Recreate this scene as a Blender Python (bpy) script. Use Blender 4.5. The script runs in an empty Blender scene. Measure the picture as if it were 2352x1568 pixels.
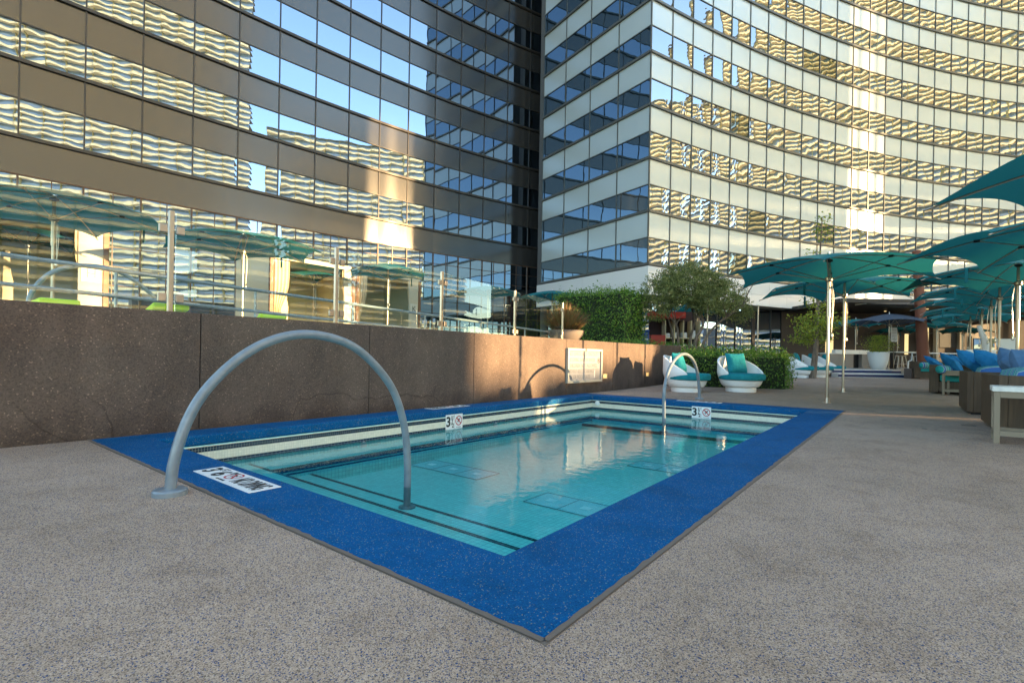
import bpy, bmesh, math, random
from math import sin, cos, pi, radians as RD
from mathutils import Vector as V, Matrix
random.seed(7)
S = bpy.context.scene
COL = S.collection

# ------------------------------------------------------------------ camera
FPX, ROLL, PITCH, YAW, SY, CH = 1152.5026, RD(.96574), RD(.07542), RD(38.25), 32.546, .92
Fv = V((-sin(YAW)*cos(PITCH), cos(YAW)*cos(PITCH), sin(PITCH)))
R0 = V((cos(YAW), sin(YAW), 0)); U0 = R0.cross(Fv)
Rv = R0*cos(ROLL)+U0*sin(ROLL); Uv = -R0*sin(ROLL)+U0*cos(ROLL)
cam = bpy.data.cameras.new('camera'); co = bpy.data.objects.new('camera', cam); COL.objects.link(co)
cam.sensor_width = 36; cam.lens = FPX/2352*36; cam.shift_y = SY/2352
cam.clip_start = .05; cam.clip_end = 2000
m = Matrix((Rv, Uv, -Fv)).transposed().to_4x4(); m.translation = (0, 0, CH); co.matrix_world = m
S.camera = co
def at(x, y, d):                       # survey of the photograph: the point at depth d behind the mark (x, y)
    return V((0, 0, CH))+(Fv+Rv*(x-1176)/FPX-Uv*(y-784-SY)/FPX)*d
def proj(P):
    d = V(P)-V((0, 0, CH)); z = d.dot(Fv)
    return (1176+FPX*d.dot(Rv)/z, 784+SY-FPX*d.dot(Uv)/z, z)
def deckz(Y):
    t = min(max((Y-12)/14, 0), 1); return .2*t*t*(3-2*t)

# ------------------------------------------------------------------ mesh helpers
class MB:
    def __init__(s): s.v = []; s.f = []; s.uv = None
    def add(s, vs, fs):
        o = len(s.v); s.v += [tuple(p) for p in vs]; s.f += [tuple(i+o for i in f) for f in fs]
    def box(s, x0, x1, y0, y1, z0, z1):
        s.add([(x, y, z) for z in (z0, z1) for y in (y0, y1) for x in (x0, x1)],
              [(0, 2, 3, 1), (4, 5, 7, 6), (0, 1, 5, 4), (2, 6, 7, 3), (0, 4, 6, 2), (1, 3, 7, 5)])
    def obox(s, c, a, b, h):           # centre and three half vectors
        c, a, b, h = V(c), V(a), V(b), V(h)
        s.add([c+a*i+b*j+h*k for k in (-1, 1) for j in (-1, 1) for i in (-1, 1)],
              [(0, 2, 3, 1), (4, 5, 7, 6), (0, 1, 5, 4), (2, 6, 7, 3), (0, 4, 6, 2), (1, 3, 7, 5)])
    def beam(s, p, q, w, h, up=(0, 0, 1)):
        p, q = V(p), V(q); d = q-p; a = d.normalized().cross(V(up)).normalized(); b = a.cross(d).normalized()
        s.obox((p+q)/2, d/2, a*w/2, b*h/2)
    def quad(s, a, b, c, d): s.add([a, b, c, d], [(0, 1, 2, 3)])
    def tube(s, pts, r, n=10, cap=True):
        pts = [V(p) for p in pts]; N = len(pts); rr = r if isinstance(r, (list, tuple)) else [r]*N
        vs = []; t0 = None; nrm = None
        for i in range(N):
            t = (pts[min(i+1, N-1)]-pts[max(i-1, 0)]).normalized()
            if nrm is None:
                nrm = t.cross(V((0, 0, 1)) if abs(t.z) < .9 else V((1, 0, 0))).normalized()
            else:
                nrm = (nrm-t*nrm.dot(t)).normalized()
            b = t.cross(nrm)
            vs += [pts[i]+(nrm*cos(2*pi*k/n)+b*sin(2*pi*k/n))*rr[i] for k in range(n)]
        fs = [(i*n+k, i*n+(k+1) % n, (i+1)*n+(k+1) % n, (i+1)*n+k) for i in range(N-1) for k in range(n)]
        if cap: fs += [tuple(range(n))[::-1], tuple(range((N-1)*n, N*n))]
        s.add(vs, fs)
    def lathe(s, prof, n=24, c=(0, 0, 0), cap=True):
        vs = [(c[0]+r*cos(2*pi*k/n), c[1]+r*sin(2*pi*k/n), c[2]+z) for r, z in prof for k in range(n)]
        N = len(prof)
        fs = [(i*n+k, i*n+(k+1) % n, (i+1)*n+(k+1) % n, (i+1)*n+k) for i in range(N-1) for k in range(n)]
        if cap: fs += [tuple(range(n))[::-1], tuple(range((N-1)*n, N*n))]
        s.add(vs, fs)
    def grid(s, fn, nu, nv):
        vs = [fn(i/nu, j/nv) for j in range(nv+1) for i in range(nu+1)]
        s.add(vs, [(j*(nu+1)+i, j*(nu+1)+i+1, (j+1)*(nu+1)+i+1, (j+1)*(nu+1)+i) for j in range(nv) for i in range(nu)])
    def build(s, name, mat, parent=None, smooth=False, bevel=0, seg=2, **k):
        me = bpy.data.meshes.new(name); me.from_pydata(s.v, [], s.f); me.update()
        if mat: me.materials.append(mat)
        if smooth: me.polygons.foreach_set('use_smooth', [True]*len(me.polygons))
        o = bpy.data.objects.new(name, me); COL.objects.link(o)
        if parent: o.parent = parent
        if bevel:
            b = o.modifiers.new('b', 'BEVEL'); b.width = bevel; b.segments = seg; b.limit_method = 'ANGLE'; b.angle_limit = RD(40)
        if smooth == 'auto':
            me.polygons.foreach_set('use_smooth', [True]*len(me.polygons))
            try: me.set_sharp_from_angle(angle=RD(38))
            except Exception: pass
        tag(o, **k); return o
def tag(o, label=None, cat=None, group=None, kind=None):
    if label: o['label'] = label
    if cat: o['category'] = cat
    if group: o['group'] = group
    if kind: o['kind'] = kind
    return o
def thing(name, label, cat, loc=(0, 0, 0), rz=0, group=None):
    o = bpy.data.objects.new(name, None); COL.objects.link(o); o.location = loc; o.rotation_euler = (0, 0, rz)
    o.empty_display_size = .1
    return tag(o, label, cat, group)
def dup(o, parent=None, loc=None, rz=None, label=None, group=None):
    c = o.copy(); COL.objects.link(c)
    if parent: c.parent = parent
    if loc is not None: c.location = loc
    if rz is not None: c.rotation_euler = (0, 0, rz)
    if label: c['label'] = label
    if group: c['group'] = group
    for ch in list(o.children): dup(ch, c)
    return c

# ------------------------------------------------------------------ materials
def mat(name, col=(.5, .5, .5), rough=.5, metal=0, spec=.5, coat=0, **k):
    M = bpy.data.materials.new(name); M.use_nodes = True; nt = M.node_tree; b = nt.nodes['Principled BSDF']
    b.inputs['Base Color'].default_value = (*col, 1); b.inputs['Roughness'].default_value = rough
    b.inputs['Metallic'].default_value = metal; b.inputs['Specular IOR Level'].default_value = spec
    b.inputs['Coat Weight'].default_value = coat; b.inputs['Coat Roughness'].default_value = k.get('coatr', .1)
    M['b'] = 1
    return M
def nd(M, t, **k):
    n = M.node_tree.nodes.new('ShaderNode'+t)
    for a, v in k.items():
        if a in n.inputs: n.inputs[a].default_value = v
        else: setattr(n, a, v)
    return n
def lk(M, a, ao, b, bi): M.node_tree.links.new(a.outputs[ao], b.inputs[bi])
def bs(M): return M.node_tree.nodes['Principled BSDF']
def noise_col(M, scale, c1, c2, lo=.35, hi=.65, detail=4, coord='Object', sc=(1, 1, 1), target='Base Color', rough=.5):
    tc = nd(M, 'TexCoord'); mp = nd(M, 'Mapping'); mp.inputs['Scale'].default_value = sc
    lk(M, tc, coord, mp, 'Vector')
    n = nd(M, 'TexNoise', Scale=scale, Detail=detail, Roughness=rough); lk(M, mp, 0, n, 'Vector')
    r = nd(M, 'ValToRGB'); r.color_ramp.elements[0].position = lo; r.color_ramp.elements[1].position = hi
    r.color_ramp.elements[0].color = (*c1, 1); r.color_ramp.elements[1].color = (*c2, 1)
    lk(M, n, 'Fac', r, 'Fac')
    if target: lk(M, r, 'Color', bs(M), target)
    return tc, mp, n, r
def bump(M, scale, dist, detail=4, coord='Object', strength=1, sc=(1, 1, 1)):
    tc = nd(M, 'TexCoord'); mp = nd(M, 'Mapping'); mp.inputs['Scale'].default_value = sc
    lk(M, tc, coord, mp, 'Vector')
    n = nd(M, 'TexNoise', Scale=scale, Detail=detail); lk(M, mp, 0, n, 'Vector')
    b = nd(M, 'Bump', Strength=strength, Distance=dist); lk(M, n, 'Fac', b, 'Height'); lk(M, b, 0, bs(M), 'Normal')
    return b
def mix(M, fac, a, b, blend='MIX'):
    n = nd(M, 'Mix'); n.data_type = 'RGBA'; n.blend_type = blend
    for sock, v in ((0, fac), (6, a), (7, b)):
        if isinstance(v, tuple) and len(v) == 2: M.node_tree.links.new(v[0].outputs[v[1]], n.inputs[sock])
        elif sock == 0: n.inputs[0].default_value = v
        else: n.inputs[sock].default_value = (*v, 1)
    return n
def chips(name, stops, scale, base_rough=.8, stain=.25, bumpd=.0015):
    """rubber or stone granule surface: every small cell its own chip colour"""
    M = mat(name, rough=base_rough, spec=.12)
    tc = nd(M, 'TexCoord')
    vo = nd(M, 'TexVoronoi', Scale=scale); lk(M, tc, 'Object', vo, 'Vector')
    sx = nd(M, 'SeparateColor'); lk(M, vo, 'Color', sx, 'Color')
    r = nd(M, 'ValToRGB'); r.color_ramp.interpolation = 'CONSTANT'
    e = r.color_ramp.elements
    e[0].position = 0; e[0].color = (*stops[0][1], 1); e[1].position = stops[1][0]; e[1].color = (*stops[1][1], 1)
    for p, c in stops[2:]:
        q = e.new(p); q.color = (*c, 1)
    lk(M, sx, 0, r, 'Fac')
    n = nd(M, 'TexNoise', Scale=.45, Detail=6, Roughness=.6); lk(M, tc, 'Object', n, 'Vector')
    rr = nd(M, 'ValToRGB'); rr.color_ramp.elements[0].position = .3; rr.color_ramp.elements[1].position = .7
    g = 1-stain; rr.color_ramp.elements[0].color = (g, g, g*.98, 1); rr.color_ramp.elements[1].color = (1, 1, 1, 1)
    lk(M, n, 'Fac', rr, 'Fac')
    mx0 = mix(M, 1, (r, 'Color'), (rr, 'Color'), 'MULTIPLY')
    n2 = nd(M, 'TexNoise', Scale=2.7, Detail=8, Roughness=.7, Distortion=.6); lk(M, tc, 'Object', n2, 'Vector')
    r2 = nd(M, 'ValToRGB'); r2.color_ramp.elements[0].position = .32; r2.color_ramp.elements[1].position = .52
    r2.color_ramp.elements[0].color = (.80, .78, .76, 1); r2.color_ramp.elements[1].color = (1, 1, 1, 1); lk(M, n2, 'Fac', r2, 'Fac')
    mx = mix(M, 1, (mx0, 2), (r2, 'Color'), 'MULTIPLY'); M.node_tree.links.new(mx.outputs[2], bs(M).inputs['Base Color'])
    b = nd(M, 'Bump', Strength=.6, Distance=bumpd); lk(M, vo, 'Distance', b, 'Height'); b.invert = True; lk(M, b, 0, bs(M), 'Normal')
    return M
m_deck = chips('deck rubber granules', [(0, (.47, .335, .24)), (.40, (.34, .245, .175)), (.60, (.58, .43, .32)), (.73, (.15, .105, .078)), (.83, (.025, .06, .16)), (.92, (.26, .18, .125))], 270, stain=.3)
m_blue = chips('blue rubber granules', [(0, (.0005, .078, .225)), (.5, (.0006, .09, .26)), (.72, (.0004, .056, .165)), (.89, (.012, .14, .28)), (.97, (.24, .25, .18))], 230, stain=.2)
m_edge = mat('edging strip', (.14, .105, .08), .85); bump(m_edge, 60, .002)

def concrete():
    M = mat('exposed aggregate concrete', rough=.85, spec=.25)
    tc, mp, n, r = noise_col(M, 1.1, (.080, .056, .046), (.126, .091, .071), .3, .72, 7, rough=.62, target=None)
    vo = nd(M, 'TexVoronoi', Scale=85); lk(M, tc, 'Object', vo, 'Vector')
    sx = nd(M, 'SeparateColor'); lk(M, vo, 'Color', sx, 'Color')
    r2 = nd(M, 'ValToRGB'); r2.color_ramp.interpolation = 'CONSTANT'
    e = r2.color_ramp.elements; e[0].color = (.8, .8, .8, 1); e[1].position = .3; e[1].color = (1, 1, 1, 1)
    q = e.new(.8); q.color = (1.18, 1.15, 1.12, 1); q = e.new(.975); q.color = (2.0, 1.9, 1.75, 1)
    lk(M, sx, 1, r2, 'Fac')
    mx = mix(M, 1, (r, 'Color'), (r2, 'Color'), 'MULTIPLY')
    # damp staining that climbs from the foot of the wall, and vertical run marks
    sp = nd(M, 'SeparateXYZ'); lk(M, tc, 'Object', sp, 0)
    n3 = nd(M, 'TexNoise', Scale=2.2, Detail=5); lk(M, tc, 'Object', n3, 'Vector')
    ad = nd(M, 'Math', operation='MULTIPLY_ADD'); ad.inputs[1].default_value = .55; lk(M, n3, 'Fac', ad, 0); lk(M, sp, 'Z', ad, 2)
    r3 = nd(M, 'ValToRGB'); r3.color_ramp.elements[0].position = .22; r3.color_ramp.elements[0].color = (.6, .57, .56, 1)
    r3.color_ramp.elements[1].position = .55; r3.color_ramp.elements[1].color = (1, 1, 1, 1); lk(M, ad, 0, r3, 'Fac')
    m2 = mix(M, 1, (mx, 2), (r3, 'Color'), 'MULTIPLY')
    mp2 = nd(M, 'Mapping'); mp2.inputs['Scale'].default_value = (1.4, 1.4, .3); lk(M, tc, 'Object', mp2, 'Vector')
    n4 = nd(M, 'TexNoise', Scale=2.5, Detail=4); lk(M, mp2, 0, n4, 'Vector')
    r4 = nd(M, 'ValToRGB'); r4.color_ramp.elements[0].position = .35; r4.color_ramp.elements[0].color = (.9, .9, .9, 1)
    r4.color_ramp.elements[1].position = .6; r4.color_ramp.elements[1].color = (1.05, 1.05, 1.05, 1); lk(M, n4, 'Fac', r4, 'Fac')
    m3 = mix(M, 1, (m2, 2), (r4, 'Color'), 'MULTIPLY')
    # hairline cracks
    nc = nd(M, 'TexNoise', Scale=1.5, Detail=5); lk(M, tc, 'Object', nc, 'Vector')
    mv = nd(M, 'Mix'); mv.data_type = 'VECTOR'; mv.inputs[0].default_value = .22
    M.node_tree.links.new(tc.outputs['Object'], mv.inputs[4]); M.node_tree.links.new(nc.outputs['Color'], mv.inputs[5])
    vc = nd(M, 'TexVoronoi', Scale=.62); vc.feature = 'DISTANCE_TO_EDGE'; M.node_tree.links.new(mv.outputs[1], vc.inputs['Vector'])
    rc = nd(M, 'ValToRGB'); rc.color_ramp.elements[0].position = .001; rc.color_ramp.elements[0].color = (.62, .6, .58, 1)
    rc.color_ramp.elements[1].position = .0045; rc.color_ramp.elements[1].color = (1, 1, 1, 1); lk(M, vc, 'Distance', rc, 'Fac')
    cm = nd(M, 'MapRange'); cm.inputs[1].default_value = .5; cm.inputs[2].default_value = .3; lk(M, sp, 'Z', cm, 0)
    m4 = mix(M, (cm, 0), (m3, 2), (rc, 'Color'), 'MULTIPLY')
    M.node_tree.links.new(m4.outputs[2], bs(M).inputs['Base Color'])
    b = nd(M, 'Bump', Strength=.5, Distance=.003); lk(M, vo, 'Distance', b, 'Height'); lk(M, b, 0, bs(M), 'Normal')
    return M
m_conc = concrete()
m_rail = mat('grey coated steel', (.175, .21, .24), .3, spec=.5, coat=.25, coatr=.12); noise_col(m_rail, 12, (.15, .18, .205), (.19, .225, .255), .35, .65, 5)
m_steel = mat('brushed steel', (.42, .385, .34), .32, metal=1)
m_alum = mat('polished aluminium', (.36, .315, .25), .38, metal=1)
m_white = mat('white moulded plastic', (.78, .78, .77), .38, coat=.2)
m_dark = mat('dark bronze aluminium', (.035, .03, .027), .4, metal=.3)
m_black = mat('black paint', (.012, .012, .013), .5)
m_red = mat('sign red', (.42, .015, .02), .5)
m_signwhite = mat('sign white', (.72, .72, .70), .45)
m_cream = mat('cream tile', (.74, .70, .58), .25)
m_tan = mat('taupe painted frame', (.20, .155, .105), .55)
m_stone = mat('pale stone top', rough=.5); noise_col(m_stone, 9, (.45, .44, .41), (.68, .66, .61), .3, .7, 6)

def teal(name, c, tr):
    M = mat(name, c, .85, spec=.2); nt = M.node_tree; b = bs(M)
    tl = nd(M, 'BsdfTranslucent'); tl.inputs[0].default_value = (*tr, 1)
    mx = nd(M, 'MixShader'); mx.inputs[0].default_value = .38
    nt.links.new(b.outputs[0], mx.inputs[1]); nt.links.new(tl.outputs[0], mx.inputs[2])
    nt.links.new(mx.outputs[0], nt.nodes['Material Output'].inputs[0])
    bump(M, 900, .0004, 2)
    return M
m_teal = teal('teal canvas', (.022, .185, .20), (.016, .165, .165))
m_grey_canvas = teal('slate canvas', (.10, .125, .17), (.06, .07, .09))

def cloth(name, c, c2, sc=(1, 1, 1)):
    M = mat(name, c, .9, spec=.15)
    noise_col(M, 5, c, c2, .3, .7, 5, sc=sc); bump(M, 14, .02, 3)
    return M
m_cush = cloth('teal cushion cloth', (.008, .15, .19), (.018, .23, .26), (1, 1, 1))
m_pblue = cloth('blue pillow cloth', (.012, .135, .34), (.025, .20, .44))
m_pslate = cloth('slate blue pillow cloth', (.05, .115, .23), (.085, .165, .30))
m_lime = mat('lime cushion', (.46, .66, .02), .8)
def stripes(name, ax=0, freq=9):
    M = mat(name, rough=.9, spec=.15); tc = nd(M, 'TexCoord'); sp = nd(M, 'SeparateXYZ'); lk(M, tc, 'Object', sp, 0)
    mu = nd(M, 'Math', operation='MULTIPLY'); mu.inputs[1].default_value = freq; lk(M, sp, ax, mu, 0)
    fr = nd(M, 'Math', operation='FRACT'); lk(M, mu, 0, fr, 0)
    r = nd(M, 'ValToRGB'); r.color_ramp.interpolation = 'CONSTANT'; e = r.color_ramp.elements
    A, B, C_, W = (.02, .27, .28), (.04, .12, .34), (.11, .30, .33), (.5, .52, .5)
    e[0].color = (*A, 1); e[1].position = .3; e[1].color = (*W, 1)
    for p, c in ((.34, B), (.55, W), (.58, C_), (.8, (.05, .16, .22)), (.86, C_), (.95, W)):
        q = e.new(p); q.color = (*c, 1)
    lk(M, fr, 0, r, 'Fac'); lk(M, r, 'Color', bs(M), 'Base Color'); bump(M, 16, .012, 3)
    return M
m_stripe = stripes('striped cushion cloth', 1, 2.6); m_stripex = stripes('striped bolster cloth', 0, 3.4)
def wood():
    M = mat('dark woven resin slats', rough=.6)
    tc, mp, n, r = noise_col(M, 3, (.036, .020, .009), (.078, .044, .019), .3, .7, 6, sc=(9, 9, .6))
    bump(M, 40, .004, 4, sc=(3, 3, .15)); return M
m_wood = wood()
m_mast = mat('rust brown steel', (.17, .055, .03), .6); bump(m_mast, 30, .001)
m_bark = mat('bark', rough=.9); noise_col(m_bark, 14, (.07, .05, .035), (.20, .15, .11), .3, .7, 6, sc=(1, 1, .25)); bump(m_bark, 30, .02, 5, sc=(1, 1, .3))
def leafmat(name, cols, tr=.3):
    M = mat(name, rough=.5, spec=.4); g = nd(M, 'NewGeometry'); r = nd(M, 'ValToRGB'); e = r.color_ramp.elements
    e[0].color = (*cols[0], 1); e[1].color = (*cols[-1], 1)
    for i, c in enumerate(cols[1:-1]): q = e.new((i+1)/(len(cols)-1)); q.color = (*c, 1)
    lk(M, g, 'Random Per Island', r, 'Fac'); lk(M, r, 'Color', bs(M), 'Base Color')
    tl = nd(M, 'BsdfTranslucent'); lk(M, r, 'Color', tl, 0)
    mx = nd(M, 'MixShader'); mx.inputs[0].default_value = tr; nt = M.node_tree
    nt.links.new(bs(M).outputs[0], mx.inputs[1]); nt.links.new(tl.outputs[0], mx.inputs[2]); nt.links.new(mx.outputs[0], nt.nodes['Material Output'].inputs[0])
    return M
m_olive = leafmat('olive leaves', [(.06, .09, .022), (.15, .18, .05), (.30, .31, .10)])
m_hedge = leafmat('hedge leaves', [(.03, .09, .010), (.09, .20, .018), (.22, .34, .04)])
m_shrub = leafmat('low shrub leaves', [(.03, .085, .01), (.09, .20, .02), (.20, .32, .04)])
m_young = leafmat('young tree leaves', [(.10, .16, .02), (.22, .28, .03), (.36, .36, .04)], .4)
m_grass = leafmat('ornamental grass', [(.09, .10, .03), (.20, .15, .05), (.34, .12, .05)], .4)
m_soil = mat('planting soil', (.05, .04, .03), .95)
m_terr = mat('terrace paving', rough=.8); noise_col(m_terr, 2, (.28, .26, .23), (.38, .35, .31), .3, .7, 5)

def glass_mirror(name, tint, dark, fac, rough=.004, wob=0):
    M = bpy.data.materials.new(name); M.use_nodes = True; nt = M.node_tree; nt.nodes.remove(nt.nodes['Principled BSDF'])
    g = nd(M, 'BsdfGlossy', Roughness=rough); g.inputs['Color'].default_value = (*tint, 1)
    d = nd(M, 'BsdfDiffuse'); d.inputs['Color'].default_value = (*dark, 1)
    fr = nd(M, 'Fresnel', IOR=1.6); mr = nd(M, 'MapRange'); mr.inputs[1].default_value = .05; mr.inputs[2].default_value = .7
    mr.inputs[3].default_value = fac; mr.inputs[4].default_value = .98; lk(M, fr, 0, mr, 0)
    mx = nd(M, 'MixShader'); lk(M, mr, 0, mx, 0); lk(M, d, 0, mx, 1); lk(M, g, 0, mx, 2)
    nt.links.new(mx.outputs[0], nt.nodes['Material Output'].inputs[0])
    if wob:
        tc = nd(M, 'TexCoord'); n = nd(M, 'TexNoise', Scale=.9, Detail=1.5); lk(M, tc, 'Object', n, 'Vector')
        b = nd(M, 'Bump', Strength=1, Distance=wob); lk(M, n, 'Fac', b, 'Height'); lk(M, b, 0, g, 'Normal')
    return M
m_winA = glass_mirror('bronze mirror glazing', (.29, .345, .42), (.02, .03, .035), .82, wob=.002)
m_winB = glass_mirror('blue mirror glazing', (.31, .42, .52), (.02, .04, .055), .66, wob=.005)
m_winC = glass_mirror('clear mirror glazing', (.37, .385, .40), (.03, .045, .05), .86, wob=.003)
m_winD = glass_mirror('clear glazing with a dark room behind', (.20, .21, .18), (.03, .035, .03), .84, wob=.003)
m_spanA = mat('grey back painted glass', (.098, .092, .086), .2, metal=.75, spec=.6)
m_spanC = mat('white back painted glass', (.50, .55, .54), .26, metal=.32, spec=.5)
m_frameA = mat('dark mullion', (.05, .043, .036), .35, metal=.5)
m_frameC = mat('grey mullion', (.10, .10, .09), .4, metal=.3)
m_core = mat('building core', (.12, .12, .12), .8)
m_fascia = mat('white metal panel', (.66, .64, .61), .42)
def clear_glass():
    M = bpy.data.materials.new('clear balustrade glass'); M.use_nodes = True; nt = M.node_tree; nt.nodes.remove(nt.nodes['Principled BSDF'])
    t = nd(M, 'BsdfTransparent'); t.inputs[0].default_value = (.93, .97, .94, 1)
    g = nd(M, 'BsdfGlossy', Roughness=.002); g.inputs[0].default_value = (.95, 1, .97, 1)
    fr = nd(M, 'Fresnel', IOR=1.65); ge = nd(M, 'NewGeometry'); sb = nd(M, 'Math', operation='SUBTRACT'); sb.inputs[0].default_value = 1; lk(M, ge, 'Backfacing', sb, 1)
    mu = nd(M, 'Math', operation='MULTIPLY'); lk(M, fr, 0, mu, 0); lk(M, sb, 0, mu, 1)      # only the outer face of the pane mirrors
    mx = nd(M, 'MixShader'); lk(M, mu, 0, mx, 0); lk(M, t, 0, mx, 1); lk(M, g, 0, mx, 2)
    nt.links.new(mx.outputs[0], nt.nodes['Material Output'].inputs[0]); return M
m_glass = clear_glass()
def water_mat():
    M = bpy.data.materials.new('pool water'); M.use_nodes = True; nt = M.node_tree; nt.nodes.remove(nt.nodes['Principled BSDF'])
    t = nd(M, 'BsdfTransparent'); t.inputs[0].default_value = (.60, .975, .955, 1)
    g = nd(M, 'BsdfGlossy', Roughness=.01)
    tc = nd(M, 'TexCoord'); n = nd(M, 'TexNoise', Scale=5.5, Detail=3, Roughness=.55); lk(M, tc, 'Object', n, 'Vector')
    b = nd(M, 'Bump', Strength=1, Distance=.0032); lk(M, n, 'Fac', b, 'Height'); lk(M, b, 0, g, 'Normal')
    fr = nd(M, 'Fresnel', IOR=1.36); lk(M, b, 0, fr, 'Normal')
    mx = nd(M, 'MixShader'); lk(M, fr, 0, mx, 0); lk(M, t, 0, mx, 1); lk(M, g, 0, mx, 2)
    nt.links.new(mx.outputs[0], nt.nodes['Material Output'].inputs[0]); return M
m_water = water_mat()
def tilemat(name, c, grout, size, var=.1, rough=.25):
    M = mat(name, rough=rough); tc = nd(M, 'TexCoord')
    # a grid on all three axes, so floors and walls both show their joints
    sp = nd(M, 'SeparateXYZ'); lk(M, tc, 'Object', sp, 0)
    lines = []
    for ax in range(3):
        a = nd(M, 'Math', operation='MULTIPLY'); a.inputs[1].default_value = 1/size; lk(M, sp, ax, a, 0)
        a0 = nd(M, 'Math', operation='ADD'); a0.inputs[1].default_value = .237; lk(M, a, 0, a0, 0)
        f = nd(M, 'Math', operation='FRACT'); lk(M, a0, 0, f, 0)
        l = nd(M, 'Math', operation='LESS_THAN'); l.inputs[1].default_value = .1; lk(M, f, 0, l, 0); lines.append(l)
    geo = nd(M, 'NewGeometry'); gn = nd(M, 'SeparateXYZ'); lk(M, geo, 'Normal', gn, 0); tot = None
    for ax in range(3):
        ab = nd(M, 'Math', operation='ABSOLUTE'); lk(M, gn, ax, ab, 0)
        lt = nd(M, 'Math', operation='LESS_THAN'); lt.inputs[1].default_value = .7; lk(M, ab, 0, lt, 0)
        mu = nd(M, 'Math', operation='MULTIPLY'); lk(M, lt, 0, mu, 0); lk(M, lines[ax], 0, mu, 1)
        if tot is None: tot = mu
        else:
            x = nd(M, 'Math', operation='MAXIMUM'); lk(M, tot, 0, x, 0); lk(M, mu, 0, x, 1); tot = x
    mp = nd(M, 'Vector'+'Math', operation='SCALE') if False else nd(M, 'Mapping'); mp.inputs['Scale'].default_value = (1/size,)*3; lk(M, tc, 'Object', mp, 'Vector')
    fl = nd(M, 'VectorMath', operation='FLOOR'); lk(M, mp, 0, fl, 0)
    wn = nd(M, 'TexWhiteNoise'); lk(M, fl, 0, wn, 'Vector')
    r = nd(M, 'ValToRGB'); r.color_ramp.elements[0].color = tuple(x*(1-var) for x in c)+(1,); r.color_ramp.elements[1].color = tuple(x*(1+var) for x in c)+(1,)
    lk(M, wn, 0, r, 'Fac'); mx = mix(M, (tot, 0), (r, 'Color'), grout); M.node_tree.links.new(mx.outputs[2], bs(M).inputs['Base Color'])
    return M
m_tile = tilemat('aqua mosaic tile', (.42, .95, .88), (.24, .64, .62), .05, .07)
m_navy = tilemat('navy tile', (.004, .018, .045), (.12, .17, .18), .05, .3)
m_navyv = tilemat('navy fluted tile', (.004, .018, .04), (.20, .22, .20), .03, .3)
m_creamt = tilemat('cream tile band', (.72, .67, .53), (.55, .50, .40), .03, .06)

# ------------------------------------------------------------------ world and sun
AZ, EL = RD(70), RD(6.0)
w = bpy.data.worlds.new('World'); S.world = w; w.use_nodes = True
sky = w.node_tree.nodes.new('ShaderNodeTexSky'); sky.sky_type = 'NISHITA'; sky.sun_disc = False
sky.sun_elevation = EL; sky.sun_rotation = AZ; sky.air_density = .8; sky.dust_density = 0.0; sky.ozone_density = .6
bg = w.node_tree.nodes['Background']; bg.inputs[1].default_value = .14
w.node_tree.links.new(sky.outputs[0], bg.inputs[0])
sd = V((sin(AZ)*cos(EL), cos(AZ)*cos(EL), sin(EL)))
L = bpy.data.lights.new('sun', 'SUN'); L.energy = 3.0; L.angle = RD(.5); L.color = (1, .68, .34)
lo = bpy.data.objects.new('sun', L); COL.objects.link(lo); lo.rotation_euler = (-sd).to_track_quat('-Z', 'Y').to_euler(); lo.location = sd*80

# ------------------------------------------------------------------ ground, deck
X0, X1, Y0, Y1 = -6.515, -.914, 1.352, 11.343          # outer edge of the blue coping
IX0, IX1, IY0, IY1 = -6.05, -1.48, 1.835, 10.87        # pool opening
b = MB(); b.quad((-500, -500, -1.6), (500, -500, -1.6), (500, 500, -1.6), (-500, 500, -1.6))
gm = mat('city ground', rough=.9); noise_col(gm, .05, (.10, .095, .085), (.20, .19, .17))
b.build('ground', gm, kind='structure')
hb = MB(); hp = [(420*sin(RD(a)), 420*cos(RD(a)), 24+7*sin(a*.21)+4*sin(a*.77+1)) for a in range(0, 200, 3)]
for (xa, ya, za), (xb, yb, zb) in zip(hp[:-1], hp[1:]): hb.add([(xa*.8, ya*.8, -1.7), (xb*.8, yb*.8, -1.7), (xb, yb, zb), (xa, ya, za), (xb*1.2, yb*1.2, -1.7), (xa*1.2, ya*1.2, -1.7)], [(0, 1, 2, 3), (3, 2, 4, 5)])
hb.build('added_hills', mat('desert hills', (.20, .15, .11), .95), kind='structure')  # unseen, added to hide the bright horizon in mirrored tower gaps
b = MB(); e = .017
xs = [X0-.28, X0-e, X1+e, .5, 2, 4, 7, 12, 20, 34]; ys = [-14, -6, -2, 0, Y0-e, Y1+e]+[12+i for i in range(1, 20)]+[36, 44, 60]
for i in range(len(xs)-1):
    for j in range(len(ys)-1):
        if i == 1 and 4 <= j < 5: continue
        b.quad(*[(x, y, deckz(y)) for x, y in ((xs[i], ys[j]), (xs[i+1], ys[j]), (xs[i+1], ys[j+1]), (xs[i], ys[j+1]))])
b.build('pool_deck', m_deck, kind='structure')

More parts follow.
